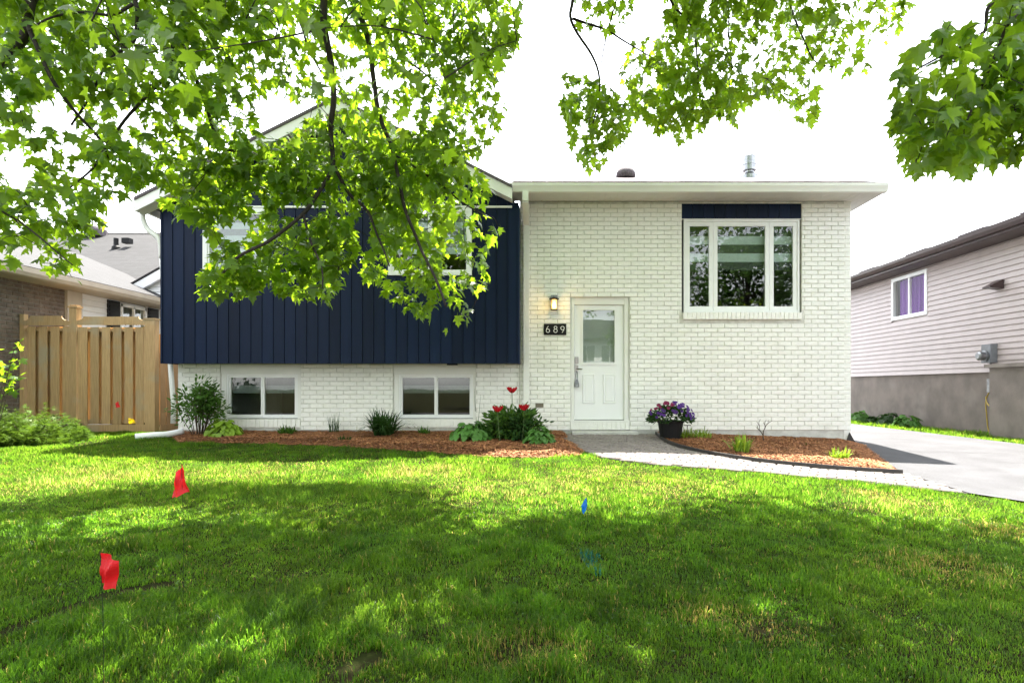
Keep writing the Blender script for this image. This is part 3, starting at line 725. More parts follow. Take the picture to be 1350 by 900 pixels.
# number plate
nx0, nx1, nz0, nz1 = hx(717), hx(746.5), hz(441.5), hz(427)
npl = thing('house_number', ((nx0+nx1)/2, YF, nz0), 'black house number plate reading 689 beside the door', 'number plate')
obj('plate', MB().box(nx0,nx1,YF-.018,YF-.004,nz0,nz1), M['black'], npl)
def digit(cx, ch):
    mb = MB(); cz = (nz0+nz1)/2; H_ = .058; r_ = .031; yy = YF-.022
    circ = lambda x, z, r: [(x+r*math.cos(t*math.pi/10), yy, z+r*math.sin(t*math.pi/10)) for t in range(21)]
    if ch == '6': mb.tube(circ(cx, cz-H_+r_+.004, r_), .0055, 5); mb.tube(catmull([(cx-r_,yy,cz-H_+r_+.004),(cx-r_*.6,yy,cz+.018),(cx+.008,yy,cz+H_)],5), .0055, 5)
    if ch == '8': mb.tube(circ(cx, cz-H_+r_+.002, r_), .0055, 5); mb.tube(circ(cx, cz+H_-.026, .025), .0055, 5)
    if ch == '9': mb.tube(circ(cx, cz+H_-r_-.004, r_), .0055, 5); mb.tube(catmull([(cx+r_,yy,cz+H_-r_-.004),(cx+r_*.6,yy,cz-.018),(cx-.008,yy,cz-H_)],5), .0055, 5)
    obj('digit', mb, M['vinyl'], npl)
w3 = nx1-nx0
digit(nx0+w3*.18,'6'); digit(nx0+w3*.52,'8'); digit(nx0+w3*.83,'9')
vb = MB().box(hx(706), hx(716.5), YF-.02, YF+.004, hz(536.5), hz(531))
for k in range(3): vb.box(hx(706.6), hx(715.9), YF-.026, YF-.021, hz(536-k*1.7), hz(535-k*1.7))
o = obj('wall_vent', vb, mat('vent_taupe', (.20,.18,.13), (.16,.14,.10), .6)); tag(o, 'small taupe vent cover low on the brick wall between downspout and door', 'vent')
o = obj('soffit_light', MB().box(hx(593),hx(606),YB+.12,YB+.2,ZBAY-.035,ZBAY-.002), M['black']); tag(o, 'small black fitting under the navy overhang above a basement window', 'fitting')

# ------------------------------------------------------------------ right neighbour
XN = 9.3; rn = thing('neighbour_house', (XN, 14, GZ(XN, 14)), 'pale pink clapboard house with brown eaves beyond the driveway', 'house')
ZF = EYE+.31; ZS = EYE+2.93; y0, y1 = 7.0, 26.0
obj('foundation', MB().box(XN+.02, XN+.3, y0, y1, -.5, ZF), M['conc'], rn)
bw_ = .117; nb_ = int((ZS-ZF)/bw_+.99); WN = (14.7, 16.2, EYE+1.76, EYE+2.87)
def clap(name, parent, m, xw, sgn, ya, yb, za, h, hole=None):
    segs = [(ya, yb)]
    if hole and hole[2]-.02 < za+h/2 < hole[3]+.02: segs = [(ya, hole[0]), (hole[1], yb)]
    mb = MB()
    for a, b in segs:
        n = 10
        mb.hexa([(xw-sgn*.024,a,za),(xw-sgn*.024,b,za),(xw+sgn*.012,b,za),(xw+sgn*.012,a,za),(xw-sgn*.001,a,za+h),(xw-sgn*.001,b,za+h),(xw+sgn*.012,b,za+h),(xw+sgn*.012,a,za+h)])
    return obj(name, mb, m, parent)
for k in range(nb_): clap('clapboard', rn, M['siding_p'], XN, 1, y0, y1, ZF+k*bw_, min(bw_-.002, ZS-ZF-k*bw_), WN)
sh = MB(); wall_holes(sh, y0, y1, ZF, ZS, [WN], XN+.02, XN+.15, lambda a, z, d: (d, a, z)); sh.quad((XN+.02,y1,-.5),(XN+9,y1,-.5),(XN+9,y1,ZS),(XN+.02,y1,ZS)); sh.quad((XN+.02,y0,-.5),(XN+9,y0,-.5),(XN+9,y0,ZS+1),(XN+.02,y0,ZS+1))
obj('wall_backing', sh, M['siding_p'], rn)
a, b, c, d = WN; fr = MB()
fr.box(XN-.03,XN+.06,a,b,d-.09,d); fr.box(XN-.03,XN+.06,a,b,c,c+.09); fr.box(XN-.029,XN+.06,a,a+.09,c+.09,d-.09); fr.box(XN-.029,XN+.06,b-.09,b,c+.09,d-.09); fr.box(XN-.012,XN+.05,(a+b)/2-.03,(a+b)/2+.03,c+.09,d-.09)
wn = obj('window', fr, M['vinyl'], rn)
obj('pane', MB().box(XN+.02,XN+.024,a+.09,b-.09,c+.09,d-.09), glassmat('clear_pane', 1.22, (1,1,1)), wn)
cu = MB(); nn = 36
ya_, yb_ = a+.09, b-.09
for i in range(nn):
    t0, t1 = i/nn, (i+1)/nn; f0 = .015*math.sin(t0*48); f1 = .015*math.sin(t1*48)
    if t0 > .84: continue
    cu.quad((XN+.06+f0,ya_+(yb_-ya_)*t0,c+.1),(XN+.06+f1,ya_+(yb_-ya_)*t1,c+.1),(XN+.06+f1,ya_+(yb_-ya_)*t1,d-.1),(XN+.06+f0,ya_+(yb_-ya_)*t0,d-.1))
obj('curtain', cu, M['purple'], wn)
obj('room', MB().box(XN+.3,XN+.32,a-.3,b+.3,c-.3,d+.3), M['dark'], wn)
XE = XN-.42; ef = MB()
ef.prism([(XE,EYE+2.98),(XE,EYE+3.14),(XE+.02,EYE+3.14),(XE+.02,EYE+3.0),(XN-.001,ZS+.03),(XN-.001,ZS-.0),(XE+.02,EYE+2.96)], 'y', y0-.4, y1+.4); obj('soffit', ef, M['brown'], rn)
obj('gutter', MB().prism([(XE-.001,EYE+3.02),(XE-.001,EYE+3.16),(XE-.11,EYE+3.17),(XE-.1,EYE+3.1),(XE-.07,EYE+3.03)], 'y', y0-.4, y1+.4), M['brown'], rn)
rr = MB(); rr.prism([(XE-.06,EYE+3.18),(XE+6,EYE+3.18+6*.30),(XE+6,EYE+3.13+6*.30),(XE-.06,EYE+3.14)], 'y', y0-.5, y1+.5); rr.prism([(XE+6,EYE+3.18+6*.30),(XE+12,EYE+3.2),(XE+12,EYE+3.15),(XE+6,EYE+3.13+6*.30)], 'y', y0-.5, y1+.5)
rro = obj('roof', rr, M['shingle'], rn)
for k, yy in enumerate((10.6,12.3,14.2,16.4,18.8,21)):
    obj('lifted_shingle', MB().hexa([(XE+.02,yy,EYE+3.22),(XE+.02,yy+.75,EYE+3.22),(XE+.2,yy+.75,EYE+3.26),(XE+.2,yy,EYE+3.26),(XE+.02,yy,EYE+3.245),(XE+.02,yy+.75,EYE+3.245),(XE+.2,yy+.75,EYE+3.28),(XE+.2,yy,EYE+3.28)]), M['shingle'], rro)
# wall light, meter, disconnect box, hose, porch block
yl = 12.35; zl_ = EYE+2.06
wl = thing('wall_light', (XN-.05, yl, zl_), 'dark hooded light fixture high on the pink clapboard wall', 'light')
obj('hood', MB().prism([(XN-.015,zl_-.07),(XN-.015,zl_+.1),(XN-.04,zl_+.11),(XN-.30,zl_-.02),(XN-.30,zl_-.045)], 'y', yl-.11, yl+.11), M['brown'], wl)
obj('lens', MB().prism([(XN-.05,zl_-.06),(XN-.06,zl_-.02),(XN-.26,zl_-.046),(XN-.25,zl_-.055)], 'y', yl-.08, yl+.08), M['galv'], wl)
ym = 12.55; zm = EYE+.66
em = thing('electric_meter', (XN-.05, ym, zm), 'grey electricity meter with round glass dial on the pink clapboard wall', 'meter')
obj('meter_box', MB().box(XN-.16,XN-.016,ym-.13,ym+.13,zm-.16,zm+.22), M['greybox'], em)
dl = MB(); dl.tube([(XN-.16,ym,zm-.02),(XN-.2,ym,zm-.02),(XN-.205,ym,zm-.02),(XN-.31,ym,zm-.02),(XN-.34,ym,zm-.02)],[.11,.11,.09,.09,.06],18); obj('dial', dl, M['galv'], em)
obj('conduit', MB().tube([(XN-.06,ym,zm-.16),(XN-.06,ym,EYE+.1)],.022,8), M['greybox'], em)
eb = thing('outlet_box', (XN-.05, 12.45, EYE-.05), 'small grey electrical box on the concrete foundation beside the porch block', 'electrical box')
obj('box_body', MB().box(XN-.10,XN+.019,12.4,12.58,EYE-.10,EYE+.16), M['greybox'], eb); obj('box_lid', MB().box(XN-.112,XN-.101,12.39,12.59,EYE-.11,EYE+.17), M['galv'], eb)
hp = [(XN-.04,12.62,EYE-.1),(XN-.05,12.7,EYE-.3),(XN-.06,12.66,EYE-.6),(XN-.08,12.6,EYE-.85),(XN-.1,12.5,GZ(XN,12.5)+.02)]
ho = MB().tube(catmull(hp,5),.013,6); ho.tube(catmull([(XN-.05,12.7,EYE-.2),(XN-.1,12.6,EYE-.33),(XN-.12,12.45,EYE-.40),(XN-.12,12.25,EYE-.36)],5),.013,6)
o = obj('yellow_hose', ho, M['yellow'], smooth=True); tag(o, 'yellow hose hanging down the concrete foundation by the porch block', 'hose')
pb = thing('porch_block', (8.95, 11, GZ(9, 11)), 'tall concrete porch block with a slab lip against the pink house', 'porch')
obj('block', MB().box(8.92, XN+.018, 7.4, 12.15, -.3, EYE+.38), M['conc'], pb); obj('slab', MB().box(8.86, XN+.016, 7.35, 12.22, EYE+.382, EYE+.455), M['conc'], pb)

# ------------------------------------------------------------------ left neighbour
XW = -9.8; ln = thing('neighbour_house', (XW, 13, GZ(XW, 13)), 'brown brick house with grey shingle roof and white siding behind the wooden gate', 'house')
ZLS = EYE+1.98; yb1 = 12.42
mw = MB().quad((XW-.009,4,-.5),(XW-.009,yb1,-.5),(XW-.009,yb1,ZLS),(XW-.009,4,ZLS)); lw = obj('brick_wall', mw, M['mortar_grey'], ln)
mb = MB()
for xc, zc, L_, f in lay_bricks(9.3, yb1, .2, ZLS-.01, []):
    n = len(mb.v); j = random.uniform(-.003,.003); mb.v += [(XW-y+j, xc+x, zc+z) for x, y, z in brick_verts(L_, .069)]; mb.f += [tuple(n+i for i in f_) for f_ in BF]; mb.m += [0]*len(BF)
obj('brick_courses', mb, M['brick_brown'], lw, kind='stuff')
obj('corner_board', MB().box(XW-.06,XW+.05,yb1+.002,12.82,-.4,ZLS), M['beige'], ln)
WLn = (14.05, 14.95, EYE+1.2, EYE+1.93)
for k in range(18): clap('clapboard', ln, M['siding_w'], XW-.01, -1, 12.83, 22, EYE-.2+k*.122, .12, WLn)
sh = MB(); wall_holes(sh, 12.83, 22, -.4, ZLS, [WLn], XW-.03, XW-.15, lambda a, z, d: (d, a, z)); obj('wall_backing', sh, M['siding_w'], ln)
a, b, c, d = WLn; fr = MB()
for q in ((a,b,d-.06,d),(a,b,c,c+.06),(a,a+.06,c,d),(b-.06,b,c,d),((a+b)/2-.02,(a+b)/2+.02,c,d)): fr.box(XW-.03,XW+.02,*q)
wn = obj('window', fr, M['vinyl'], ln); obj('pane', MB().box(XW-.04,XW-.036,a,b,c,d), M['glass'], wn); obj('room', MB().box(XW-.4,XW-.38,a-.2,b+.2,c-.2,d+.2), M['dark'], wn)
for ya in (13.6, 15.0):
    s = MB(); s.box(XW+.006,XW+.03,ya,ya+.40,c-.05,d+.03)
    for k in range(9): s.box(XW+.03,XW+.042,ya+.05,ya+.35,c+.0+k*.085,c+.05+k*.085)
    obj('shutter', s, M['black'], ln)
XG = XW+.45
sf = MB(); sf.box(XW-.001,XG,4,15.9,ZLS+.002,ZLS+.02); obj('soffit', sf, M['beige'], ln)
obj('gutter', MB().prism([(XG,ZLS+.0),(XG,ZLS+.16),(XG+.11,ZLS+.17),(XG+.1,ZLS+.08),(XG+.06,ZLS+.02)],'y',4,16.4), M['beige'], ln)
ZR0 = ZLS+.20
wr = MB(); wr.prism([(XG+.04,ZR0),(XG-3.6,ZR0+3.6*.42),(XG-7.6,ZR0),(XG-7.6,ZR0-.05),(XG-3.6,ZR0+3.6*.42-.05),(XG+.04,ZR0-.05)],'y',3.5,17); obj('wing_roof', wr, M['shing_y'], ln)
yR, zR = 21.0, EYE+5.32; ye = 15.4; ze = ZR0+.12
mr = MB(); mr.prism([(ye,ze),(yR,zR),(yR+6,ze),(yR+6,ze-.08),(yR,zR-.08),(ye,ze-.08)],'x',-26,-8.6); mro = obj('main_roof', mr, M['shing_l'], ln)
obj('ridge_cap', MB().prism([(yR-.15,zR-.06),(yR,zR+.03),(yR+.15,zR-.06)],'x',-26,-8.6), M['shing_l'], mro)
# valley flashing and small cross gable
vx = -9.45; gy = 15.2
ga = MB(); pk = (-8.2, EYE+3.55)
ga.prism([(-10.55,EYE+2.22),(pk[0],pk[1]),(-5.9,EYE+2.22)],'y',gy+.06,gy+3.2); gao = obj('cross_gable', ga, M['siding_w'], ln)
for k in range(9):
    z = EYE+2.26+k*.13; wd = 2.35*(1-(z-EYE-2.22)/1.33)
    if wd > .1: obj('clapboard', MB().hexa([(pk[0]-wd,gy+.03,z),(pk[0]+wd,gy+.03,z),(pk[0]+wd,gy+.058,z),(pk[0]-wd,gy+.058,z),(pk[0]-wd+.18,gy+.05,z+.125),(pk[0]+wd-.18,gy+.05,z+.125),(pk[0]+wd-.18,gy+.058,z+.125),(pk[0]-wd+.18,gy+.058,z+.125)]), M['siding_w'], gao)
rk = MB(); s_ = (pk[1]-(EYE+2.22))/2.35
for sg in (-1, 1): rk.prism([(pk[0],pk[1]+.14),(pk[0]+sg*2.6,pk[1]+.14-2.6*s_),(pk[0]+sg*2.6,pk[1]-.1-2.6*s_),(pk[0],pk[1]-.1)],'y',gy-.12,gy-.02)
obj('rake_board', rk, M['siding_w'], gao)
rk = MB()
for sg in (-1, 1): rk.prism([(pk[0],pk[1]+.19),(pk[0]+sg*2.62,pk[1]+.19-2.6*s_),(pk[0]+sg*2.62,pk[1]+.145-2.6*s_),(pk[0],pk[1]+.145)],'y',gy-.14,gy+3.4)
obj('gable_roof', rk, M['shing_y'], gao)
xv = (135-CX)/F*yR; obj('roof_vent', MB().lathe((xv,yR-.3,zR-.2),[(.34,0),(.34,.22),(.30,.30),(.1,.34)],18), M['shingle'], mro)
yv = 19.3; zv = ze+(yv-ye)*(zR-ze)/(yR-ye); xv = (153-CX)/F*yv; obj('vent_pipe', MB().lathe((xv,yv,zv-.1),[(.12,0),(.12,.14),(.07,.2),(.07,.42)],12), M['black'], mro)
xv = (165-CX)/F*yv; obj('roof_vent', MB().box(xv-.12,xv+.12,yv,yv+.2,zv+.18,zv+.34), M['black'], mro)

# ------------------------------------------------------------------ wooden fence and gate
YGt = 11.35; SG = F/YGt; fx = lambda px: (px-CX)/SG; fz = lambda py: EYE+(HY-py)/SG
def fence_panel(name, label, pa, pb, boards, top, bot, cap, cat):
    t = thing(name, (fx((pa+pb)/2), YGt, GZ(fx(pa), YGt)), label, cat)
    for i, (a, b) in enumerate(boards):
        obj('board', MB().box(fx(a), fx(b), YGt+random.uniform(-.004,.004), YGt+.02, fz(bot)+random.uniform(-.01,.01), fz(top)), M['cedar'], t)
    for (a, b), (a2, b2) in zip(boards, boards[1:]):
        obj('rear_board', MB().box(fx(b-4.5), fx(a2+4.5), YGt+.095, YGt+.112, fz(bot), fz(top)), M['cedar'], t)
    for zz in (top+4, bot-4): obj('rail', MB().box(fx(pa), fx(pb), YGt+.022, YGt+.093, fz(zz+2), fz(zz-2)), M['cedar'], t)
    # scalloped top board
    ca, cb, ct, cbm = cap; pts = [(fx(ca), fz(cbm)), (fx(cb), fz(cbm)), (fx(cb), fz(cbm-5))]
    for k in range(5): an = k/4*math.pi/2; pts.append((fx(cb-1.5-9*math.sin(an)), fz(cbm-6-(cbm-6-ct)*(1-math.cos(an)))))
    for k in range(5): an = (4-k)/4*math.pi/2; pts.append((fx(ca+1.5+9*math.sin(an)), fz(cbm-6-(cbm-6-ct)*(1-math.cos(an)))))
    pts.append((fx(ca), fz(cbm-5)))
    obj('top_board', MB().prism(pts, 'y', YGt-.03, YGt-.008), M['cedar'], t)
    return t
t = fence_panel('fence_panel', 'short cedar fence panel with scalloped top against the brown brick wall', 28, 94, [(36,46),(51,62),(66.5,78),(82.5,93)], 430, 566, (31, 93, 416.5, 429), 'fence')
obj('post', MB().box(fx(27),fx(32.5),YGt-.02,YGt+.08,0,fz(414)), M['cedar'], t)
po = MB().box(fx(93),fx(102.5),YGt-.035,YGt+.09,0,fz(406)); obj('post', po, M['cedar'], t)
obj('post_cap', MB().box(fx(91.5),fx(104),YGt-.05,YGt+.105,fz(405.9),fz(403.5)).box(fx(93.5),fx(102),YGt-.03,YGt+.085,fz(403.4),fz(402)), M['cedar'], t)
gb = [(103,115),(119,130),(134.2,145),(149,160),(164,175),(178.5,189)]
t = fence_panel('wooden_gate', 'cedar board gate with scalloped top between two posts', 101, 196, gb, 431, 559.2, (101, 194, 417.5, 428.5), 'gate')
obj('stile', MB().box(fx(189.6),fx(192.3),YGt+.0,YGt+.05,fz(557),fz(430)), M['cedar'], t)
obj('kick_board', MB().box(fx(100),fx(197),YGt-.02,YGt+.02,fz(570),fz(559.5)), M['cedar'], t)
obj('post', MB().box(fx(192.5),fx(205.5),YGt-.035,YGt+.1,0,fz(422)), M['cedar'], t)
obj('post_cap', MB().box(fx(191.5),fx(207),YGt-.05,YGt+.11,fz(421.9),fz(419.5)), M['cedar'], t)
t = thing('side_fence', (-7.2, 12, GZ(-7,12)), 'sunlit cedar side fence running back along the navy house corner', 'fence')
fa0 = Vector((-7.27, 11.47, 0)); fdir = Vector((.22, 1.0, 0)).normalized(); fnr = Vector((fdir.y, -fdir.x, 0))
for k in range(14):
    p = fa0+fdir*(.075+k*.15); zb = GZ(p.x,p.y)+.13; zt = EYE+1.0-.03*k+random.uniform(-.01,.01)
    obj('board', MB().obox((p.x,p.y,(zb+zt)/2), fdir*.066, fnr*.01, (0,0,(zt-zb)/2)), M['cedar_new'], t)
for zz in (.62, 1.85): p = fa0+fdir*1.05-fnr*.031; obj('rail', MB().obox((p.x,p.y,zz), fdir*1.05, fnr*.019, (0,0,.04)), M['cedar_new'], t)
p = fa0+fdir*1.05+fnr*.024; obj('base_board', MB().obox((p.x,p.y,GZ(p.x,p.y)+.07), fdir*1.05, fnr*.012, (0,0,.06)), M['cedar_new'], t)

# ------------------------------------------------------------------ pin flags
def flag(px, py_top, Y, q, m, label, grp=None):
    """q: sheet corners as offsets in cm from the wire top: hoist top, hoist bottom, fly bottom, fly top"""
    top = W(px, py_top, Y); gz0 = GZ(top.x, Y)
    t = thing('marker_flag', (top.x, Y, gz0), label, 'flag', grp)
    obj('wire', MB().tube(catmull([(top.x+.006,Y,gz0-.03),(top.x+.012,Y,gz0+(top.z-gz0)*.5),(top.x,Y,top.z+.004)],4), .0010, 5), M['black'], t)
    n = 10; mb = MB(); P_ = []; (a,b,c,d) = [Vector((x*.01,0,z*.01)) for x, z in q]; sz = (b-a).length
    for i in range(n+1):
        row = []
        for j in range(n+1):
            u, v = i/n, j/n; p = a.lerp(b,v).lerp(d.lerp(c,v),u)
            y = sz*.16*math.sin(u*6+v*2.2)*min(1,u*2)+sz*.05*math.sin(v*8+u*3); p = p+Vector((sz*.04*math.sin(v*7)*u,y,sz*.03*math.sin(u*9)*v))
            row.append(tuple(top+p))
        P_.append(row)
    for i in range(n):
        for j in range(n): mb.quad(P_[i][j], P_[i+1][j], P_[i+1][j+1], P_[i][j+1])
    obj('flag_sheet', mb, m, t, smooth=True)
flag(239, 611, 3.1, [(0,0),(3.9,-14.5),(-6.0,-18),(-2.2,-5.5)], M['red'], 'limp red utility marker flag hanging from a tall wire in the lawn', 'red flags in the lawn')
flag(132, 728, 2.05, [(0,0),(.3,-10.4),(4.2,-13),(6.6,-2.6)], M['red'], 'tilted red utility marker flag beside the dark furrow in the lawn', 'red flags in the lawn')
flag(773, 655, 4.5, [(0,0),(.8,-6.5),(-2.2,-13),(-4.0,-6.5)], M['blue'], 'small blue utility marker flag standing in the sunny lawn')
flag(155, 528, 9.6, [(0,0),(4.5,-10),(-4,-11.5),(-3,-5)], M['red'], 'tiny red marker flag in front of the cedar gate', 'tiny flags by the gate')
flag(169, 551, 10.4, [(0,0),(1,-10),(12,-8.5),(9,-1)], M['yel'], 'tiny yellow marker flag in front of the cedar gate', 'tiny flags by the gate')


# ------------------------------------------------------------------ leaf batches
def frames(tip, nrm):
    """orthonormal frames (n,3,3): columns = side, tip, normal"""
    t = tip/np.linalg.norm(tip, axis=1, keepdims=True)
    n = nrm-(nrm*t).sum(1, keepdims=True)*t; n /= np.linalg.norm(n, axis=1, keepdims=True)+1e-9
    s = np.cross(t, n); return np.stack([s, t, n], axis=2)
def batch(tv, tf, pos, fr, sc):
    tv = np.asarray(tv, float); tf = np.asarray(tf, int); n = len(pos); k = len(tv)
    V = np.einsum('nij,kj->nki', fr, tv)*np.asarray(sc).reshape(n,1,1)+pos[:,None,:]
    Fc = tf[None]+(np.arange(n)*k)[:,None,None]
    return V.reshape(-1,3), Fc.reshape(-1, tf.shape[1])
def maple_leaf(fold=.28, droop=.25):
    half = [(.17,-.07),(.40,-.05),(.27,.10),(.44,.22),(.62,.42),(.40,.42),(.20,.46),(.27,.68),(.13,.74)]
    out = [(0,0)]+half+[(0,1.0)]; ctr = (0,.36)
    v = [(0,0,0),(0,.36,0),(0,1.0,0)]; f = []
    for sg in (1,-1):
        st = len(v); v += [(sg*x, y, 0) for x, y in half]; idx = [0]+list(range(st, st+len(half)))+[2]
        for a, b in zip(idx, idx[1:]): f.append((1,a,b) if sg > 0 else (1,b,a))
    v = [(x, y, -fold*abs(x)*(.6+.6*abs(x))-droop*max(0,y-.3)**2) for x, y, z in v]
    v += [(.012,0,0),(-.012,0,0),(0,-.45,.06)]; n = len(v); f.append((n-3,n-2,n-1))
    return v, f
LEAF_MAPLE = maple_leaf(); LEAF_MAPLE2 = maple_leaf(.08,.6); LEAF_MAPLE3 = maple_leaf(.6,.3); LEAF_MAPLE4 = maple_leaf(-.25,.9)
LEAF_LITE = ([(0,0,0),(.45,.1,-.1),(.58,.45,-.14),(.2,.5,-.04),(0,1,-.1),(-.2,.5,-.04),(-.58,.45,-.14),(-.45,.1,-.1)], [(0,1,3),(1,2,3),(0,3,4),(0,4,5),(0,5,7),(5,6,7)])
LEAF_OVAL = ([(0,0,0),(.2,.3,-.05),(.17,.65,-.07),(0,1,-.1),(-.17,.65,-.07),(-.2,.3,-.05),(0,.5,.02)], [(6,0,1),(6,1,2),(6,2,3),(6,3,4),(6,4,5),(6,5,0)])
LEAF_NEEDLE = ([(0,0,0),(.07,.4,0),(0,1,0),(-.07,.4,0)], [(0,1,2),(0,2,3)])
def rdir(n): v = rng.normal(size=(n,3)); return v/np.linalg.norm(v,axis=1,keepdims=True)

# ------------------------------------------------------------------ garden plants
def leafy(parent, name, tmpl, pos, tip, nrm, sc, m, kind=None):
    V, Fc = batch(tmpl[0], tmpl[1], pos, frames(tip, nrm), sc); return npobj(name, V, Fc, m, parent, kind=kind, smooth=False)
def gpt(px, py, H=None):
    p = G(px, py); 
    if H: p.z = H(p.x, p.y)
    else: p.z = GZ(p.x, p.y)
    return p
def hosta(px, py, rad, hgt, n, m, label, H=None, grp=None, base=None, sc=.16):
    c = base or gpt(px, py, H); t = thing('hosta_plant', c, label, 'plant', grp)
    a = rng.uniform(0, 6.283, n); r = rad*np.sqrt(rng.uniform(.02,1,n)); el = 1-(r/rad)**2*.75
    pos = np.stack([c.x+r*.75*np.cos(a), c.y+r*.75*np.sin(a), c.z+hgt*el*rng.uniform(.7,1.0,n)],1)
    tip = np.stack([np.cos(a), np.sin(a), .35-1.1*r/rad+rng.normal(0,.2,n)],1); nrm = np.stack([np.cos(a)*.5,np.sin(a)*.5,np.full(n,1.)],1)+rng.normal(0,.15,(n,3))
    v = []; f = []; prof = [(0,0),(.30,.12),(.40,.35),(.33,.62),(.16,.85),(0,1)]
    nn = len(prof)
    for i,(wd,y) in enumerate(prof):
        zc = -.45*y*y; v += [(-wd,y,zc+.10*wd),(0,y,zc-.06),(wd,y,zc+.10*wd)]
    for i in range(nn-1):
        b = i*3
        for k in (0,1): f += [(b+k,b+k+1,b+k+4),(b+k,b+k+4,b+k+3)]
    V, Fc = batch(v, f, pos, frames(tip,nrm), rng.uniform(.7,1.15,n)*sc)
    npobj('foliage', V, Fc, m, t, kind='stuff', smooth=True)
    mb = MB()
    for p in pos[::2]: mb.tube([(c.x+(p[0]-c.x)*.2,c.y+(p[1]-c.y)*.2,c.z-.02),(p[0],p[1],p[2])],.005,4)
    obj('stem', mb, M['stem_g'], t); return t
def strap(px, py, n, L_, m, label, H=None, wd=.014, cat='plant', name='daylily_plant', spread=.08, upright=.5, base=None):
    c = base or gpt(px, py, H); t = thing(name, c, label, cat); V = []; Fc = []; ns = 6
    for i in range(n):
        a = rng.uniform(0,6.283); l = L_*rng.uniform(.6,1.1); out = rng.uniform(.15,1.0)*(1-upright)+.1; d = Vector((math.cos(a),math.sin(a),0)); sd = Vector((-d.y,d.x,0))
        b = Vector(c)+Vector((rng.uniform(-spread,spread),rng.uniform(-spread,spread),-.02)); k0 = len(V)
        for k in range(ns+1):
            s = k/ns; r = l*out*s*1.2; z = l*(s*1.15-.95*out*s*s*1.2)
            w_ = wd*(1-s**2.5)*(.6+.4*min(1,s*4))+.001
            p = b+d*r+Vector((0,0,max(z,-.01))); V += [tuple(p-sd*w_), tuple(p+sd*w_)]
        for k in range(ns): q = k0+2*k; Fc.append((q,q+1,q+3,q+2))
    npobj('foliage', np.array(V), np.array(Fc), m, t, kind='stuff', smooth=True); return t
def shrub(c, rad, hgt, nst, nl, ls, m, label, tmpl=LEAF_OVAL, name='leafy_shrub', z0=.25, stemm='stem_b', leafless=False, spread=1.0):
    t = thing(name, c, label, 'shrub'); mb = MB(); pos = []; tips = []
    for i in range(nst):
        a = rng.uniform(0,6.283); r = rad*math.sqrt(rng.uniform(0,1))*spread; h = hgt*(1-.45*(r/rad)**2)*rng.uniform(.8,1.05)
        e = Vector((c[0]+r*math.cos(a), c[1]+r*math.sin(a), c[2]+h)); b = Vector(c)+Vector((math.cos(a)*.07,math.sin(a)*.07,-.02))
        cp = catmull([b, b.lerp(e,.5)+Vector((rng.normal(0,.03),rng.normal(0,.03),.06*hgt)), e],6); mb.tube(cp, [.008-.006*k/(len(cp)-1) for k in range(len(cp))], 4)
        for k in range(nl):
            s = z0+(1-z0)*rng.uniform(0,1)**.7; p = cp[int(s*(len(cp)-1))]; off = Vector(rng.normal(0,rad*.13,3)); q = p+off; q.z = max(q.z, c[2]+.02); pos.append(tuple(q)); tips.append(tuple(off.normalized()+Vector((math.cos(a)*.5,math.sin(a)*.5,.1))))
    obj('stem', mb, M[stemm], t)
    pos = np.array(pos); n = len(pos)
    leafy(t, 'foliage', tmpl, pos, np.array(tips)+rng.normal(0,.25,(n,3)), np.array([[0,-.3,1]])+rng.normal(0,.5,(n,3)), rng.uniform(.7,1.2,n)*ls, m, kind='stuff')
    return t
c = gpt(262,577,None); c.z += .04
shrub(c, .38, .95, 24, 62, .085, M['midleaf'], 'rounded airy green shrub at the corner by the first basement window', z0=.42)
hosta(295,578,.34,.30,130,M['lime'],'lime green hosta between the corner shrub and basement window',HL,sc=.12)
strap(379,576,130,.20,M['midleaf'],'small low green plant in mulch under the first basement window',HL,wd=.012,upright=.35,name='sedum_plant',spread=.1)
strap(440,574,34,.36,M['dkleaf'],'sparse twiggy dark plant in mulch between the basement windows',HL,wd=.004,upright=.8,name='twiggy_plant')
strap(455,584,40,.12,M['dkleaf'],'dark weedy tuft at the mulch edge by the lawn',HL,wd=.007,name='weed_tuft',upright=.4)
strap(506,578,300,.56,M['dkleaf'],'dark green clump of arching daylily leaves beside the second basement window',HL,wd=.012,upright=.2,spread=.13)
strap(559,576,70,.17,M['midleaf'],'little green seedling plant below the second basement window',HL,wd=.01,name='seedling_plant',upright=.35)
hosta(622,583,.45,.30,190,M['hosta'],'wide mid green hosta between the second basement window and the peony bush',HL,sc=.115)
hosta(711,588,.27,.24,110,M['hosta'],'small mid green hosta between peony bush and walkway',HL,sc=.11)
c = gpt(676,582,HL)
shrub(c, .42, .48, 32, 60, .105, M['midleaf'], 'bushy green peony below the red poppies beside the downspout', name='peony_bush', z0=.15, stemm='stem_g')
shrub((c.x+.1,c.y-.05,c.z), .42, .40, 26, 60, .10, M['dkleaf'], 'dark lower foliage clump at the foot of the peony bush', name='peony_bush', z0=.1, stemm='stem_g')
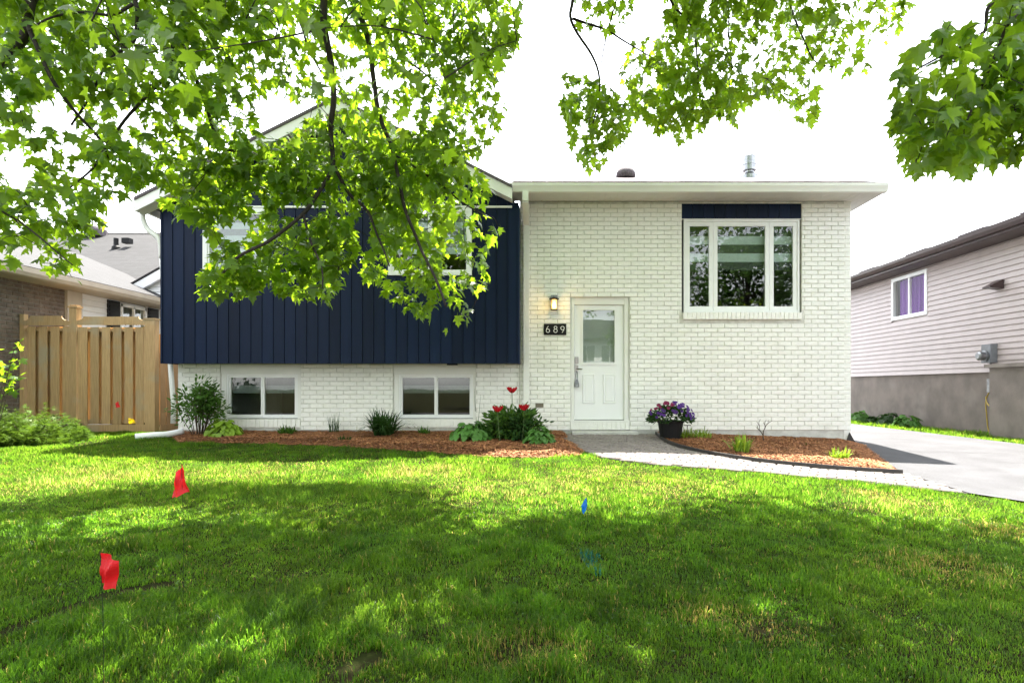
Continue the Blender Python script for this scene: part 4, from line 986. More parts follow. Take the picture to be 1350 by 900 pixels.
def poppy(px, py, Y, label, lean):
    h = W(px, py, Y); t = thing('red_poppy', (h.x+lean, Y, GZ(h.x,Y)), label, 'flower', 'red poppies')
    obj('stem', MB().tube(catmull([(h.x+lean,Y,GZ(h.x,Y)+.05),(h.x+lean*.4,Y,(h.z+GZ(h.x,Y))/2),(h.x,Y,h.z-.03)],5), .006, 5), M['stem_g'], t)
    for k in range(5):
        a = k*1.257+px; mb = MB(); n = 5; P_ = []
        for i in range(n+1):
            row = []
            for j in range(n+1):
                u, v = i/n, j/n*2-1; r = .012+.07*u**.85*(1+.12*math.sin(v*6+k*2)); aa = a+v*.85*(.4+.6*u); z = -.035+.075*u**1.2*(1+.3*math.sin(k*2.3))+.016*math.sin(v*7+k)*u
                row.append((h.x+r*math.cos(aa), Y+r*math.sin(aa), h.z+z))
            P_.append(row)
        for i in range(n):
            for j in range(n): mb.quad(P_[i][j],P_[i+1][j],P_[i+1][j+1],P_[i][j+1])
        obj('petal', mb, M['poppy'], t, smooth=True)
    obj('flower_centre', MB().lathe((h.x,Y,h.z-.03),[(.01,0),(.02,.02),(.018,.035),(.004,.045)],8), M['black'], t)
poppy(675,515,c.y-.1,'tallest red poppy above the peony bush, in front of the brick wall',.02)
poppy(656,540,c.y-.42,'lower red poppy over the peony bush on its basement window side',.04)
poppy(691,538,c.y-.42,'lower red poppy over the peony bush on its downspout side',-.03)
strap(652,572,7,.75,M['dkleaf'],'thin bare upright stems rising behind the peony bush',HL,wd=.004,upright=.92,name='wispy_plant',spread=.4)
# planter with petunias
c = gpt(884,581); Yp = c.y; c.z += .02
pt = thing('flower_pot', c, 'tapered black plastic flower pot standing at the walkway corner', 'pot')
obj('pot_body', MB().lathe(c,[(.155,0),(.165,.01),(.205,.27),(.21,.29)],24), M['black'], pt, smooth=False)
obj('pot_rim', MB().lathe((c.x,c.y,c.z+.285),[(.225,0),(.23,.03),(.20,.032),(.19,.0)],24), M['black'], pt)
pe = thing('petunia_plant', (c.x,c.y,c.z+.28), 'purple and magenta petunias spilling over the black flower pot', 'flowers')
obj('soil', MB().lathe((c.x,c.y,c.z+.27),[(.19,0),(.18,.025)],20), M['sand'], pe)
n = 900; d = rdir(n); d[:,2] = np.abs(d[:,2])*.9-.12; pos = np.array([[c.x,c.y,c.z+.33]])+d*np.array([[.36,.30,.26]])*rng.uniform(.5,1,(n,1))**.5
leafy(pe,'foliage',LEAF_OVAL,pos,d+rng.normal(0,.4,(n,3)),rng.normal(0,.5,(n,3))+np.array([[0,-.3,1]]),rng.uniform(.05,.09,n),M['dkleaf'],kind='stuff')
FV = []; FF = []
FL = [(0,0,.0)]+[(math.cos(k*math.pi/5)*(1 if k % 2 else .82), math.sin(k*math.pi/5)*(1 if k % 2 else .82), .35) for k in range(10)]
FFc = [(0,1+k,1+(k+1)%10) for k in range(10)]
flm = [meshof('petunia', (lambda m_, s: (setattr(m_,'v',[(x*s,y*s,z*s) for x,y,z in FL]), setattr(m_,'f',FFc), setattr(m_,'m',[0]*10), m_)[-1])(MB(), .034), M[k]) for k in ('petP','petR','petW')]
for k in range(70):
    dd = Vector(rdir(1)[0]); dd.y = -abs(dd.y)*.8-.1; dd.z = abs(dd.z)*.9+.05*random.random(); dd.normalize()
    p = Vector((c.x,c.y,c.z+.35))+Vector((dd.x*.38,dd.y*.32,dd.z*.27))
    q = (dd+Vector((0,-.5,.2))).to_track_quat('Z','Y')
    r_ = random.random(); wh = 1 if (dd.x < .1 and dd.z > .5 and r_ < .85) else (2 if r_ < .06 else 0)
    if dd.x < -.2 and dd.z < .5 and r_ < .6: continue
    link_copy('flower', flm[wh], pe, Matrix.Translation(p) @ q.to_matrix().to_4x4() @ Matrix.Scale(random.uniform(.75,1.15),4))
# little plants of the right-hand bed
strap(914,581,150,.22,M['lime'],'bright yellow green grassy tuft next to the flower pot',HR,wd=.007,upright=.3,name='grass_tuft',spread=.24)
strap(977,600,90,.30,M['lime'],'spiky yellow green tuft in the mulch bed before the bare twig',HR,wd=.009,upright=.45,name='grass_tuft',spread=.1)
strap(1107,609,90,.20,M['lime'],'small yellow green tuft near the driveway end of the mulch',HR,wd=.008,upright=.4,name='grass_tuft',spread=.1)
strap(1060,590,5,.06,M['midleaf'],'tiny green sprout in the mulch by the parged corner',HR,wd=.006,name='sprout')
c = gpt(1007,585,HR); t = thing('bare_twig', c, 'small leafless branching twig standing in the mulch bed', 'twig'); mb = MB()
def twigrec(p, d, l, r, lev):
    q = p+d*l; mb.tube([p, p.lerp(q,.5)+Vector((random.uniform(-.01,.01),0,0)), q],[r,r*.85,r*.7],5)
    if lev:
        for s in (-1,1): twigrec(q if s > 0 else p.lerp(q,.6), (d+Vector((s*random.uniform(.35,.7),random.uniform(-.4,.4),random.uniform(-.1,.3)))).normalized(), l*random.uniform(.55,.8), r*.7, lev-1)
twigrec(Vector(c)-Vector((0,0,.02)), Vector((-.05,0,1)), .18, .012, 3); obj('stem', mb, M['stem_b'], t)
o = obj('stake_light', MB().tube([(c.x-1.25,c.y+.05,HR(c.x-1.25,c.y)-.02),(c.x-1.25,c.y+.05,HR(c.x-1.25,c.y)+.2)],.006,6).box(c.x-1.31,c.x-1.19,c.y+.04,c.y+.06,HR(c.x-1.25,c.y)+.195,HR(c.x-1.25,c.y)+.205), M['black']); tag(o,'thin black garden stake by the bright tuft near the pot','stake')
c = gpt(1085,577,HR); o = obj('broken_slate', MB().prism([(c.x-.05,c.z-.03),(c.x+.09,c.z-.03),(c.x+.0,c.z+.13)],'y',YF-.06,YF-.03), M['rubber']); tag(o,'dark pointed shard leaning on the parged foundation corner','shard')
# plants along the right neighbour's foundation
for px, s, mm, lb in ((1133,.36,'hosta','pale hosta by the pink house foundation next to the white corner'),(1153,.22,'dkleaf','low dark plant between hostas along the pink house foundation'),(1172,.36,'dkleaf','dark leafy plant in the middle of the foundation planting'),(1196,.36,'hosta','variegated hosta at the end of the foundation planting by lawn strip')):
    Y = 8.95*F/(px-CX); hosta(0,0,s,s*.95,60,M[mm],lb,base=Vector((8.95,Y,GZ(8.95,Y))),sc=.17)
# juniper mounds and sapling at left
for i,(px,py,rad,hh,lb) in enumerate(((40,582,.85,.62,'low spreading juniper mound in front of the cedar fence panel'),(-40,584,1.0,.75,'larger juniper mound against the brown brick wall'),(78,574,.42,.38,'small dark juniper tuft at the foot of the fence post'))):
    c = gpt(px,py); t = thing('juniper_shrub', c, lb, 'shrub'); n = int(5200*rad*rad); a = rng.uniform(0,6.283,n); r = rad*np.sqrt(rng.uniform(0,1,n))
    lay = np.floor(rng.uniform(0,5,n))/5; z = hh*(1-(r/rad)**2*.8)*(.25+.75*lay+rng.normal(0,.04,n))
    z *= (.75+.35*np.sin(a*5+r*9+i))
    pos = np.stack([c.x+r*np.cos(a), c.y+r*np.sin(a)*.8, c.z+np.maximum(z,.01)],1); tip = np.stack([np.cos(a)+rng.normal(0,.4,n), np.sin(a)-.3+rng.normal(0,.4,n), .25+rng.normal(0,.3,n)],1)
    # each spray: five needles fanned out
    tv = []; tf = []
    for k in range(5):
        an = (k-2)*.38; y0_ = .12*abs(k-2)*0; st_ = len(tv)
        for x, y in ((-.05,0),(.05,0),(0,1-.12*abs(k-2))): tv.append((x*math.cos(an)+y*math.sin(an), y*math.cos(an)-x*math.sin(an), .06*k % .1))
        tf.append((st_,st_+1,st_+2))
    V, Fc = batch(tv,tf,pos,frames(tip,np.array([[0,-.2,1]])+rng.normal(0,.4,(n,3))),rng.uniform(.06,.12,n)); npobj('foliage',V,Fc,M['juniper'] if i < 2 else M['dkleaf'],t,kind='stuff')
    mb = MB()
    for k in range(9): mb.tube([(c.x,c.y,c.z),(c.x+rad*.7*math.cos(k*.7),c.y+rad*.5*math.sin(k*.7),c.z+hh*.45)],[.02,.008],5)
    obj('stem', mb, M['stem_b'], t)
Y = 9.4; c = Vector(((-8-CX)/F*Y, Y, GZ(-8,Y))); t = thing('maple_sapling', c, 'young maple sapling with bright leaves before the brown brick wall', 'sapling'); mb = MB(); pos = []
for k in range(8):
    e = W(random.uniform(-25,40), random.uniform(432,500), Y+random.uniform(-.3,.3)); cp = catmull([c, c.lerp(e,.55)+Vector((0,0,.12)), e],6); mb.tube(cp,[.011-.008*i/(len(cp)-1) for i in range(len(cp))],5)
    for i in range(10): q = cp[int(random.uniform(.55,1)*(len(cp)-1))]; pos.append(tuple(q+Vector(rng.normal(0,.07,3))))
obj('stem', mb, M['stem_b'], t); pos = np.array(pos); n = len(pos)
leafy(t,'foliage',LEAF_MAPLE,pos,rng.normal(0,.8,(n,3))+np.array([[.3,-.3,-.2]]),np.array([[0,-.3,1]])+rng.normal(0,.25,(n,3)),rng.uniform(.10,.15,n),M['maple'],kind='stuff')

# ------------------------------------------------------------------ grass
NOTG = [BEDL, BEDR, WALK, DRIVE]
FUR = [g2(0,835), g2(80,808), g2(140,785), g2(212,772)]; FUR2 = [g2(430,905), g2(462,884), g2(490,868)]
def vnoise(x, y, s, seed):
    """smooth value noise"""
    rg = np.random.default_rng(seed); T = rg.uniform(0,1,(256,256)); u = x*s+500; v = y*s+500; i = np.floor(u).astype(int); j = np.floor(v).astype(int); fu = u-i; fv = v-j; fu = fu*fu*(3-2*fu); fv = fv*fv*(3-2*fv)
    return (T[i%256,j%256]*(1-fu)+T[(i+1)%256,j%256]*fu)*(1-fv)+(T[i%256,(j+1)%256]*(1-fu)+T[(i+1)%256,(j+1)%256]*fu)*fv
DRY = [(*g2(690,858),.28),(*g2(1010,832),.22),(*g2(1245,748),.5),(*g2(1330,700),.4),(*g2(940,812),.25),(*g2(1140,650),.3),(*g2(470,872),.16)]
SUN_PALE = [(*g2(690,645),1.0),(*g2(560,622),.8),(*g2(330,622),.9),(*g2(110,630),1.2),(*g2(880,640),.8),(*g2(1180,665),.7),(*g2(820,625),.7)]  # sunlit tone painted into blade colour: pale dry blades along the bright strip
BLUE = [(*g2(772,733),.05),(*g2(785,738),.05),(*g2(780,748),.035),(*g2(788,757),.03),(*g2(776,740),.04)]
GV = []; GF = []; GC = []; gofs = 0
def gzv(x, y): return EYE-(.845+.036*np.clip(x-1.5,0,4)+.041*(10.4-np.clip(y,-7,10.4)))
def grass_zone(ya, yb, dens, segs, hmin, hmax, wmin, wmax, xr=None):
    global gofs
    xa = -(CX+260)/F*yb if xr is None else xr[0]; xb = (1350-CX+260)/F*yb if xr is None else xr[1]
    xa = max(xa, -9.75)
    n = int((xb-xa)*(yb-ya)*dens); x = rng.uniform(xa,xb,n); y = rng.uniform(ya,yb,n)
    ok = np.ones(n,bool) if xr is not None else (x > -(CX+260)/F*y) & (x < (1350-CX+260)/F*y)
    for p in NOTG: ok &= ~inpoly(x, y, p)
    ok &= ~((x > XL-.02) & (x < XR+.05) & (y > YF-.02))
    fd = np.minimum(segd(x,y,FUR), segd(x,y,FUR2)); ok &= (fd > .06) | (rng.uniform(0,1,n) < .08)
    # thin, worn spots
    worn = vnoise(x,y,1.1,5)*.6+vnoise(x,y,3.1,6)*.4; keep = np.clip((worn-.16)*5,.6,1)
    for dx_,dy_,r_ in DRY[:2]+DRY[6:]: keep = np.minimum(keep, np.clip(np.hypot(x-dx_,(y-dy_)*1.5)/r_,.25,1))
    ok &= rng.uniform(0,1,n) < keep
    x, y = x[ok], y[ok]; n = len(x)
    tall = .6+.8*vnoise(x,y,1.7,8)*vnoise(x,y,5.5,9)*2
    clump = vnoise(x,y,13,31)*vnoise(x,y,6,32); tall = tall*(.62+1.5*clump)
    h = rng.uniform(hmin,hmax,n)*np.clip(tall,.4,1.9); w_ = rng.uniform(wmin,wmax,n); a = rng.uniform(0,6.283,n); ln_ = rng.uniform(.1,.95,n)*h
    ca_ = a+rng.normal(0,.4,n)+1.57; z = gzv(x,y)-.004
    # colour
    g1 = np.array([.033,.098,.008]); g2_ = np.array([.068,.140,.014]); dry = np.array([.19,.18,.075]); dk = np.array([.03,.085,.014])
    t1 = np.clip(vnoise(x,y,.9,11)*.5+vnoise(x,y,4,12)*.4+rng.uniform(0,.45,n)-.25,0,1)[:,None]; col = (g1*(1-t1)+g2_*t1)*(.72+.56*vnoise(x,y,9,33))[:,None]
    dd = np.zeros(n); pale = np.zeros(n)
    for dx_,dy_,r_ in SUN_PALE: pale = np.maximum(pale, np.clip(1.2-np.hypot(x-dx_,(y-dy_)*1.2)/r_,0,1))
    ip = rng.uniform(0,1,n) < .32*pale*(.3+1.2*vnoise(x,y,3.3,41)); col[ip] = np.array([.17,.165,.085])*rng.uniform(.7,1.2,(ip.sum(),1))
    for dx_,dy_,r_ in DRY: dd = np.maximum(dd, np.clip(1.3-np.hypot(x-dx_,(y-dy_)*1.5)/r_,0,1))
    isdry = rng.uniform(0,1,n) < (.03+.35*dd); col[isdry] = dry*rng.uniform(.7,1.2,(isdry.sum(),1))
    cl = (vnoise(x,y,2.3,14) > .72); col[cl] = col[cl]*.6+dk*.4
    for bx_,by_,r_ in BLUE:
        bm_ = (np.hypot(x-bx_,(y-by_)*.7) < r_) & (rng.uniform(0,1,n) < .42); col[bm_] = np.array([.008,.09,.13])
    px_, py_ = np.cos(ca_)*w_, np.sin(ca_)*w_; lx_, ly_ = np.cos(a)*ln_, np.sin(a)*ln_
    if segs == 2:
        V = np.zeros((n,5,3)); V[:,0] = np.stack([x-px_,y-py_,z],1); V[:,1] = np.stack([x+px_,y+py_,z],1)
        V[:,2] = np.stack([x+lx_*.35-px_*.8,y+ly_*.35-py_*.8,z+h*.6],1); V[:,3] = np.stack([x+lx_*.35+px_*.8,y+ly_*.35+py_*.8,z+h*.6],1); V[:,4] = np.stack([x+lx_,y+ly_,z+h*(1-.25*ln_/h)],1)
        f = np.array([(0,1,3),(0,3,2),(2,3,4)])
    else:
        V = np.zeros((n,3,3)); V[:,0] = np.stack([x-px_,y-py_,z],1); V[:,1] = np.stack([x+px_,y+py_,z],1); V[:,2] = np.stack([x+lx_,y+ly_,z+h],1); f = np.array([(0,1,2)])
    k = V.shape[1]; GV.append(V.reshape(-1,3)); GF.append((f[None]+(np.arange(n)*k)[:,None,None]).reshape(-1,3)+gofs); gofs += n*k
    cc = np.repeat(col,k,0).reshape(n,k,3); GC.append(cc.reshape(-1,3))
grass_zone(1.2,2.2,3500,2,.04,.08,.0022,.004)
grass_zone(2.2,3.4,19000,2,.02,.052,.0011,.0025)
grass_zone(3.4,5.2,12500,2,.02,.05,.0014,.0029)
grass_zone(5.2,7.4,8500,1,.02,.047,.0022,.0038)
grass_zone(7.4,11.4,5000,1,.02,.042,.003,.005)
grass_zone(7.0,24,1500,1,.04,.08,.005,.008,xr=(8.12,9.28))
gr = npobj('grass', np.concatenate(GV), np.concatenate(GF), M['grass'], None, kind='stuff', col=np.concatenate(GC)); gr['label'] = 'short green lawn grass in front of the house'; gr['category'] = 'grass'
print('grass tris', sum(len(f) for f in GF))
# clover and broad weeds in the lawn
n = 5000; x = rng.uniform(-7,6.5,n); y = rng.uniform(2.2,9.5,n); ok = np.ones(n,bool)
for p in NOTG: ok &= ~inpoly(x,y,p)
ok &= vnoise(x,y,1.3,21) > .55; x, y = x[ok], y[ok]; n = len(x); pos = np.stack([x,y,gzv(x,y)+rng.uniform(.015,.05,n)],1); a = rng.uniform(0,6.283,n)
V, Fc = batch(LEAF_OVAL[0],LEAF_OVAL[1],pos,frames(np.stack([np.cos(a),np.sin(a),rng.uniform(0,.5,n)],1),np.array([[0,0,1.]])+rng.normal(0,.3,(n,3))),rng.uniform(.014,.028,n))
wd_ = npobj('clover', V, Fc, M['midleaf'], None, kind='stuff'); wd_['label'] = 'clover and broad leaf weeds scattered in the lawn'; wd_['category'] = 'weeds'

# ------------------------------------------------------------------ the maple overhanging the lawn
PL = [(-60,-60),(690,-60),(682,60),(655,100),(672,165),(640,190),(632,215),(648,250),(662,300),(642,330),(647,365),(628,400),(620,425),(590,434),(560,420),(520,405),(505,385),(482,370),(476,325),(462,345),(447,370),(430,402),(398,388),(380,397),(350,370),(322,392),(270,392),(260,365),(285,330),(268,300),(245,290),(215,275),(212,238),(190,240),(150,262),(130,300),(95,328),(106,355),(90,372),(40,340),(0,352),(-60,352)]
HOLES = [(365,150,34,30),(75,150,26,18),(20,215,22,28),(168,150,20,16),(12,122,14,12),(270,85,16,10),(300,40,12,10),(480,300,12,30),(395,275,30,12),(310,300,20,18),(600,345,12,16),(560,290,14,10),(535,160,14,10),(130,60,8,8),(455,60,10,12),(340,270,14,10),(230,255,8,10),(60,275,16,10),(110,215,14,10),(250,160,14,10),(395,40,10,14),(515,110,10,10),(640,20,12,10)]
PMa = [(740,95),(790,100),(845,150),(822,180),(797,210),(778,228),(757,190),(743,150)]
PMb = [(748,-60),(842,-60),(832,28),(800,40),(760,30)]
PMc = [(870,-60),(1120,-60),(1100,60),(1078,92),(1084,160),(1055,162),(1020,125),(985,128),(968,178),(945,150),(905,184),(890,190),(868,172),(835,140),(815,90),(828,55),(880,40)]
PMd = [(1100,-60),(1210,-60),(1195,40),(1160,62),(1142,92),(1110,100),(1088,80)]
PRr = [(1172,100),(1200,50),(1222,25),(1262,20),(1300,42),(1318,-60),(1420,-60),(1420,212),(1345,216),(1290,202),(1264,232),(1246,192),(1226,232),(1195,220),(1180,160)]
MH = [(860,100,10,10),(930,120,8,10),(1000,60,10,8),(1240,120,10,8),(1275,165,8,10)]
def vis_ok(px, py):
    px = np.asarray(px, float); py = np.asarray(py, float)
    ins = inpoly(px,py,PL)
    for q in (PMa,PMb,PMc,PMd,PRr): ins |= inpoly(px,py,q)
    for a, b, c_, d_ in HOLES+MH: ins &= ((px-a)/c_)**2+((py-b)/d_)**2 > 1
    out = (py < -28) | (px < -70) | (px > 1420)
    return ins | out
# main limbs: traced branches with their own distance from the camera
TR = Vector((-1.9,-2.2,0)); TR.z = GZ(TR.x,TR.y)
hubL = Vector((-3.4,2.6,5.6)); hubC = Vector((-1.6,3.4,6.2)); hubM = Vector((1.2,3.6,6.3)); hubR = Vector((2.3,1.9,4.9)); fork = Vector((-1.8,-1.7,3.2))
BR = []
def br_(hub, r0, r1, pts): BR.append((hub, r0, r1, [W(*p) for p in pts]))
br_('L',.034,.020,[(46,-60,4.2),(39,0,4.2),(37,42,4.25),(24,62,4.3),(0,88,4.3),(-50,120,4.3)])
br_(None,.013,.006,[(40,32,4.22),(48,55,4.2),(64,98,4.2),(95,142,4.3),(133,187,4.5),(145,215,4.6)])
br_('L',.016,.006,[(182,-60,4.4),(181,0,4.4),(183,17,4.4),(177,53,4.5),(160,70,4.5),(142,87,4.5),(122,120,4.6),(95,165,4.7)])
br_(None,.010,.004,[(178,6,4.4),(150,20,4.4),(105,18,4.3),(68,24,4.2),(40,40,4.1)])
br_('L',.024,.007,[(228,-60,4.9),(229,0,4.9),(231,36,4.9),(249,80,5.0),(269,133,5.1),(291,191,5.2),(320,202,5.3),(347,213,5.4)])
br_(None,.013,.005,[(229,40,4.9),(224,89,4.8),(196,124,4.7),(164,160,4.7),(138,196,4.7),(122,225,4.7),(90,250,4.6)])
br_(None,.010,.004,[(225,92,4.85),(249,120,5.0),(289,147,5.2),(329,158,5.4)])
br_('C',.026,.008,[(426,-60,4.9),(427,0,4.9),(429,38,4.9),(435,83,5.0),(441,124,5.0),(436,166,5.0),(438,201,5.0),(436,224,5.0),(418,255,4.95),(400,281,4.9),(363,311,4.8),(320,335,4.7),(295,360,4.7)])
br_(None,.013,.005,[(437,214,5.0),(459,255,5.1),(485,278,5.1),(500,318,5.1),(512,350,5.1)])
br_(None,.009,.004,[(400,281,4.9),(410,320,4.9),(425,355,4.9),(425,380,4.9)])
br_('C',.023,.007,[(462,-60,5.2),(469,0,5.2),(481,36,5.2),(488,68,5.2),(494,110,5.2),(504,160,5.2),(518,196,5.2),(528,244,5.1),(541,296,5.1),(555,330,5.1),(575,370,5.0),(588,405,5.0)])
br_(None,.011,.004,[(475,12,5.2),(507,38,5.3),(525,68,5.4),(552,92,5.5),(578,113,5.6),(620,150,5.7)])
br_(None,.009,.004,[(520,205,5.2),(560,230,5.3),(600,260,5.4),(640,285,5.4)])
br_('C',.013,.005,[(375,-60,5.6),(383,0,5.6),(398,38,5.6),(407,65,5.6),(430,104,5.7),(469,139,5.8)])
br_('C',.011,.004,[(548,-60,5.8),(553,0,5.8),(567,44,5.8),(590,71,5.9),(611,113,5.9)])
br_('C',.010,.004,[(602,-60,6.0),(599,0,6.0),(596,36,6.0),(605,56,6.0),(640,90,6.1)])
br_('L',.010,.003,[(-30,240,4.4),(0,275,4.4),(30,295,4.4),(70,330,4.4),(95,350,4.4)])
br_('M',.016,.005,[(760,-60,5.6),(755,0,5.6),(753,29,5.6),(777,67,5.7),(789,101,5.7),(791,130,5.7),(780,170,5.7)])
br_('M',.010,.004,[(818,-60,5.9),(813,0,5.9),(803,38,5.8),(791,87,5.7)])
br_(None,.010,.004,[(755,26,5.6),(796,38,5.8),(830,58,6.0),(864,77,6.1)])
br_('M',.014,.005,[(870,-60,6.0),(885,0,6.0),(902,24,6.0),(917,53,6.1),(920,110,6.1)])
br_('M',.012,.004,[(958,-60,6.2),(960,0,6.2),(962,58,6.2),(965,96,6.2)])
br_('M',.012,.004,[(1030,-60,6.0),(1042,0,6.0),(1061,58,6.0),(1076,82,6.1),(1100,89,6.1)])
br_('M',.009,.003,[(1160,-60,6.3),(1155,0,6.3),(1130,30,6.3),(1110,60,6.3)])
br_('R',.013,.004,[(1345,-60,3.6),(1315,0,3.6),(1303,13,3.6),(1301,40,3.6),(1279,56,3.6),(1247,72,3.65),(1207,93,3.7)])
br_('R',.012,.004,[(1370,-60,3.4),(1350,8,3.4),(1329,29,3.4),(1314,59,3.45),(1290,120,3.5),(1270,170,3.5)])
br_(None,.009,.004,[(1350,8,3.4),(1365,70,3.4),(1345,130,3.45),(1330,180,3.45)])
tree = thing('maple_tree', TR, 'large leafy maple overhanging the front lawn, its sunlit branches hanging before the house', 'tree')
nodes = []
tb = MB(); tp = catmull([TR-Vector((0,0,.3)), TR+Vector((.02,.05,1.2)), TR+Vector((.05,.2,2.4)), fork],5); tb.tube(tp,[.34-.12*i/(len(tp)-1) for i in range(len(tp))],14); obj('trunk', tb, M['bark'], tree, smooth=True)
up = Vector((-1.9,-1.4,7.5))
for h_, r_ in ((hubL,.13),(hubC,.14),(hubM,.15),(hubR,.10),(up,.14)):
    mid = fork.lerp(h_,.5)+Vector((0,-.25,.7)); cp = catmull([fork-Vector((0,0,.1)),mid,h_],8); obj('limb', MB().tube(cp,[r_-(r_*.55)*i/(len(cp)-1) for i in range(len(cp))],9), M['bark'], tree, smooth=True); nodes += [(p, .03) for p in cp[8:]]
HB = {'L':hubL,'C':hubC,'M':hubM,'R':hubR}
for hub, r0, r1, pts in BR:
    if hub:
        h_ = HB[hub]; p0 = pts[0]; pts = [h_, h_.lerp(p0,.5)+Vector((0,0,.35))]+pts
    cp = catmull(pts, 5); k = len(cp)
    # slight natural wobble
    cp = [p+Vector(mnoise.noise_vector(p*3.0))*.02 for p in cp]
    rr_ = [1.3*(r0+(r1-r0)*(i/(k-1))) for i in range(k)]
    obj('branch', MB().tube(cp, rr_, 7), M['bark'], tree, smooth=True); nodes += [(p, r) for p, r in zip(cp, rr_)]
# spreading boughs over the lawn, above the picture
for e in ((-6.0,6.5,8.2),(-3.5,8.2,8.6),(-.5,8.6,8.8),(2.5,8.4,8.6),(5.2,7.2,8.0),(5.0,4.0,6.6),(-6.2,3.6,6.6),(1.0,6.0,8.2),(-2.0,5.5,8.0)):
    e = Vector(e); s_ = up if e.y > 5 else (hubR if e.x > 0 else hubL); m_ = s_.lerp(e,.5)+Vector((0,0,.5)); cp = catmull([s_,m_,e],8); obj('bough', MB().tube(cp,[.06-.045*i/(len(cp)-1) for i in range(len(cp))],6), M['bark'], tree, smooth=True); nodes += [(p,.02) for p in cp[3:]]
# leaf clusters
CL = []   # (pos, n leaves, spread, lite)
def sample_poly(poly, n, dfun, nl, spread, nthr=.36):
    xs_ = [p[0] for p in poly]; ys_ = [p[1] for p in poly]; got = 0; tries = 0
    while got < n and tries < n*60:
        tries += 1; px = random.uniform(min(xs_),max(xs_)); py = random.uniform(min(ys_),max(ys_))
        if not inpoly([px],[py],poly)[0] or not vis_ok([px],[py])[0]: continue
        nzv = .5+.5*mnoise.noise((px*.013,py*.017,1.5))+.25*mnoise.noise((px*.04,py*.04,7))
        if nzv < nthr and random.random() > .25: continue
        Y = dfun(px,py); CL.append((W(px,py,Y), nl, spread, False)); got += 1
dl_ = lambda px, py: 4.1+1.2*px/650+.5*max(0,(py-150)/300)+random.choice((0,0,.3,.7,1.4,2.2))*random.random()+.12*random.random()
sample_poly(PL, 410, dl_, 18, .16, .42)
sample_poly(PL[20:36]+[(212,238),(420,200),(640,200)], 60, lambda px,py: 4.7+.6*px/650+random.uniform(-.15,.3), 17, .15, .2)
sample_poly(PMa, 34, lambda a,b: 5.6+random.uniform(-.2,.35), 13, .16, .2)
sample_poly(PMb, 16, lambda a,b: 5.7+random.uniform(-.2,.35), 12, .16, .2)
sample_poly(PMc, 135, lambda a,b: 5.9+random.uniform(-.3,.9), 16, .17, .3)
sample_poly(PMd, 18, lambda a,b: 6.2+random.uniform(-.2,.4), 9, .14, .3)
sample_poly(PRr, 96, lambda a,b: 3.45+random.uniform(-.2,.5), 11, .14, .2)
# canopy above the picture: clusters whose shade falls where the lawn is shaded
SH = [(-400,690),(0,672),(200,642),(360,630),(570,652),(598,690),(555,702),(620,716),(700,692),(800,686),(880,704),(930,672),(960,652),(1100,668),(1200,700),(1350,700),(1750,720),(1750,1500),(-400,1500)]
LIT = [(200,682,46,12),(420,662,30,8),(390,720,14,8),(560,785,26,12),(955,815,62,22),(1210,748,80,18),(1010,690,40,8),(1300,760,50,16),(840,800,30,10),(690,856,50,10),(470,880,30,20),(80,725,30,8),(905,742,30,8),(1060,700,30,6),(260,830,20,10),(1130,880,30,10)]
up_s = -SUNV/(-SUNV.z)
def shade_targets(n):
    got = 0; tries = 0
    while got < n and tries < n*40:
        tries += 1; x = random.uniform(-7.5,8); y = random.uniform(.8,7.6); p = Vector((x,y,GZ(x,y))); px, py = proj(p)
        if not inpoly([px],[py],SH)[0]: continue
        if any(((px-a)/c_)**2+((py-b)/d_)**2 < 1 for a,b,c_,d_ in LIT): continue
        if px > 850 and py < 760 and random.random() < .55: continue
        if mnoise.noise((x*1.5,y*1.9,4.0))+.5*mnoise.noise((x*4,y*5,9.0)) > .22 and random.random() < .9: continue
        hit = False
        for t_ in np.arange(1.0,7.0,.35):
            q = p+up_s*t_; a, b = proj(q)
            if 4.0 < q.y < 6.4 and a > -40 and a < 1390 and b > -20 and inpoly([a],[b],PL)[0] and (b > 190 or a > 330): hit = True; break
        if hit and random.random() < .75: got += 1; continue
        for _ in range(14):
            t_ = random.uniform(2.6,8.6); q = p+up_s*t_; a, b = proj(q)
            if b < -45 or a < -80 or a > 1430:
                CL.append((q, 13, .2, True)); got += 1; break
            if inpoly([a],[b],PL)[0] and vis_ok([a],[b])[0] and q.y < 7.6 and random.random() < .25:
                CL.append((q, 12, .18, False)); got += 1; break
shade_targets(2900)
def shade_above(poly, n, Yf):
    xs_ = [p[0] for p in poly]; ys_ = [p[1] for p in poly]; got = 0
    for _ in range(n*30):
        if got >= n: break
        px = random.uniform(min(xs_),max(xs_)); py = random.uniform(min(ys_),max(ys_))
        if not inpoly([px],[py],poly)[0]: continue
        p = W(px,py,Yf(px,py)); t_ = random.uniform(1.2,5.0); q = p+up_s*t_; a, b = proj(q)
        if b < -45 or a < -80 or a > 1430: CL.append((q,13,.2,True)); got += 1
shade_above(PRr, 105, lambda a,b: 3.6); shade_above(PMc, 150, lambda a,b: 6.1); shade_above(PMa, 25, lambda a,b: 5.7)
shade_above([(-40,-40),(330,-40),(330,130),(200,220),(-40,300)], 170, lambda a,b: 4.6)
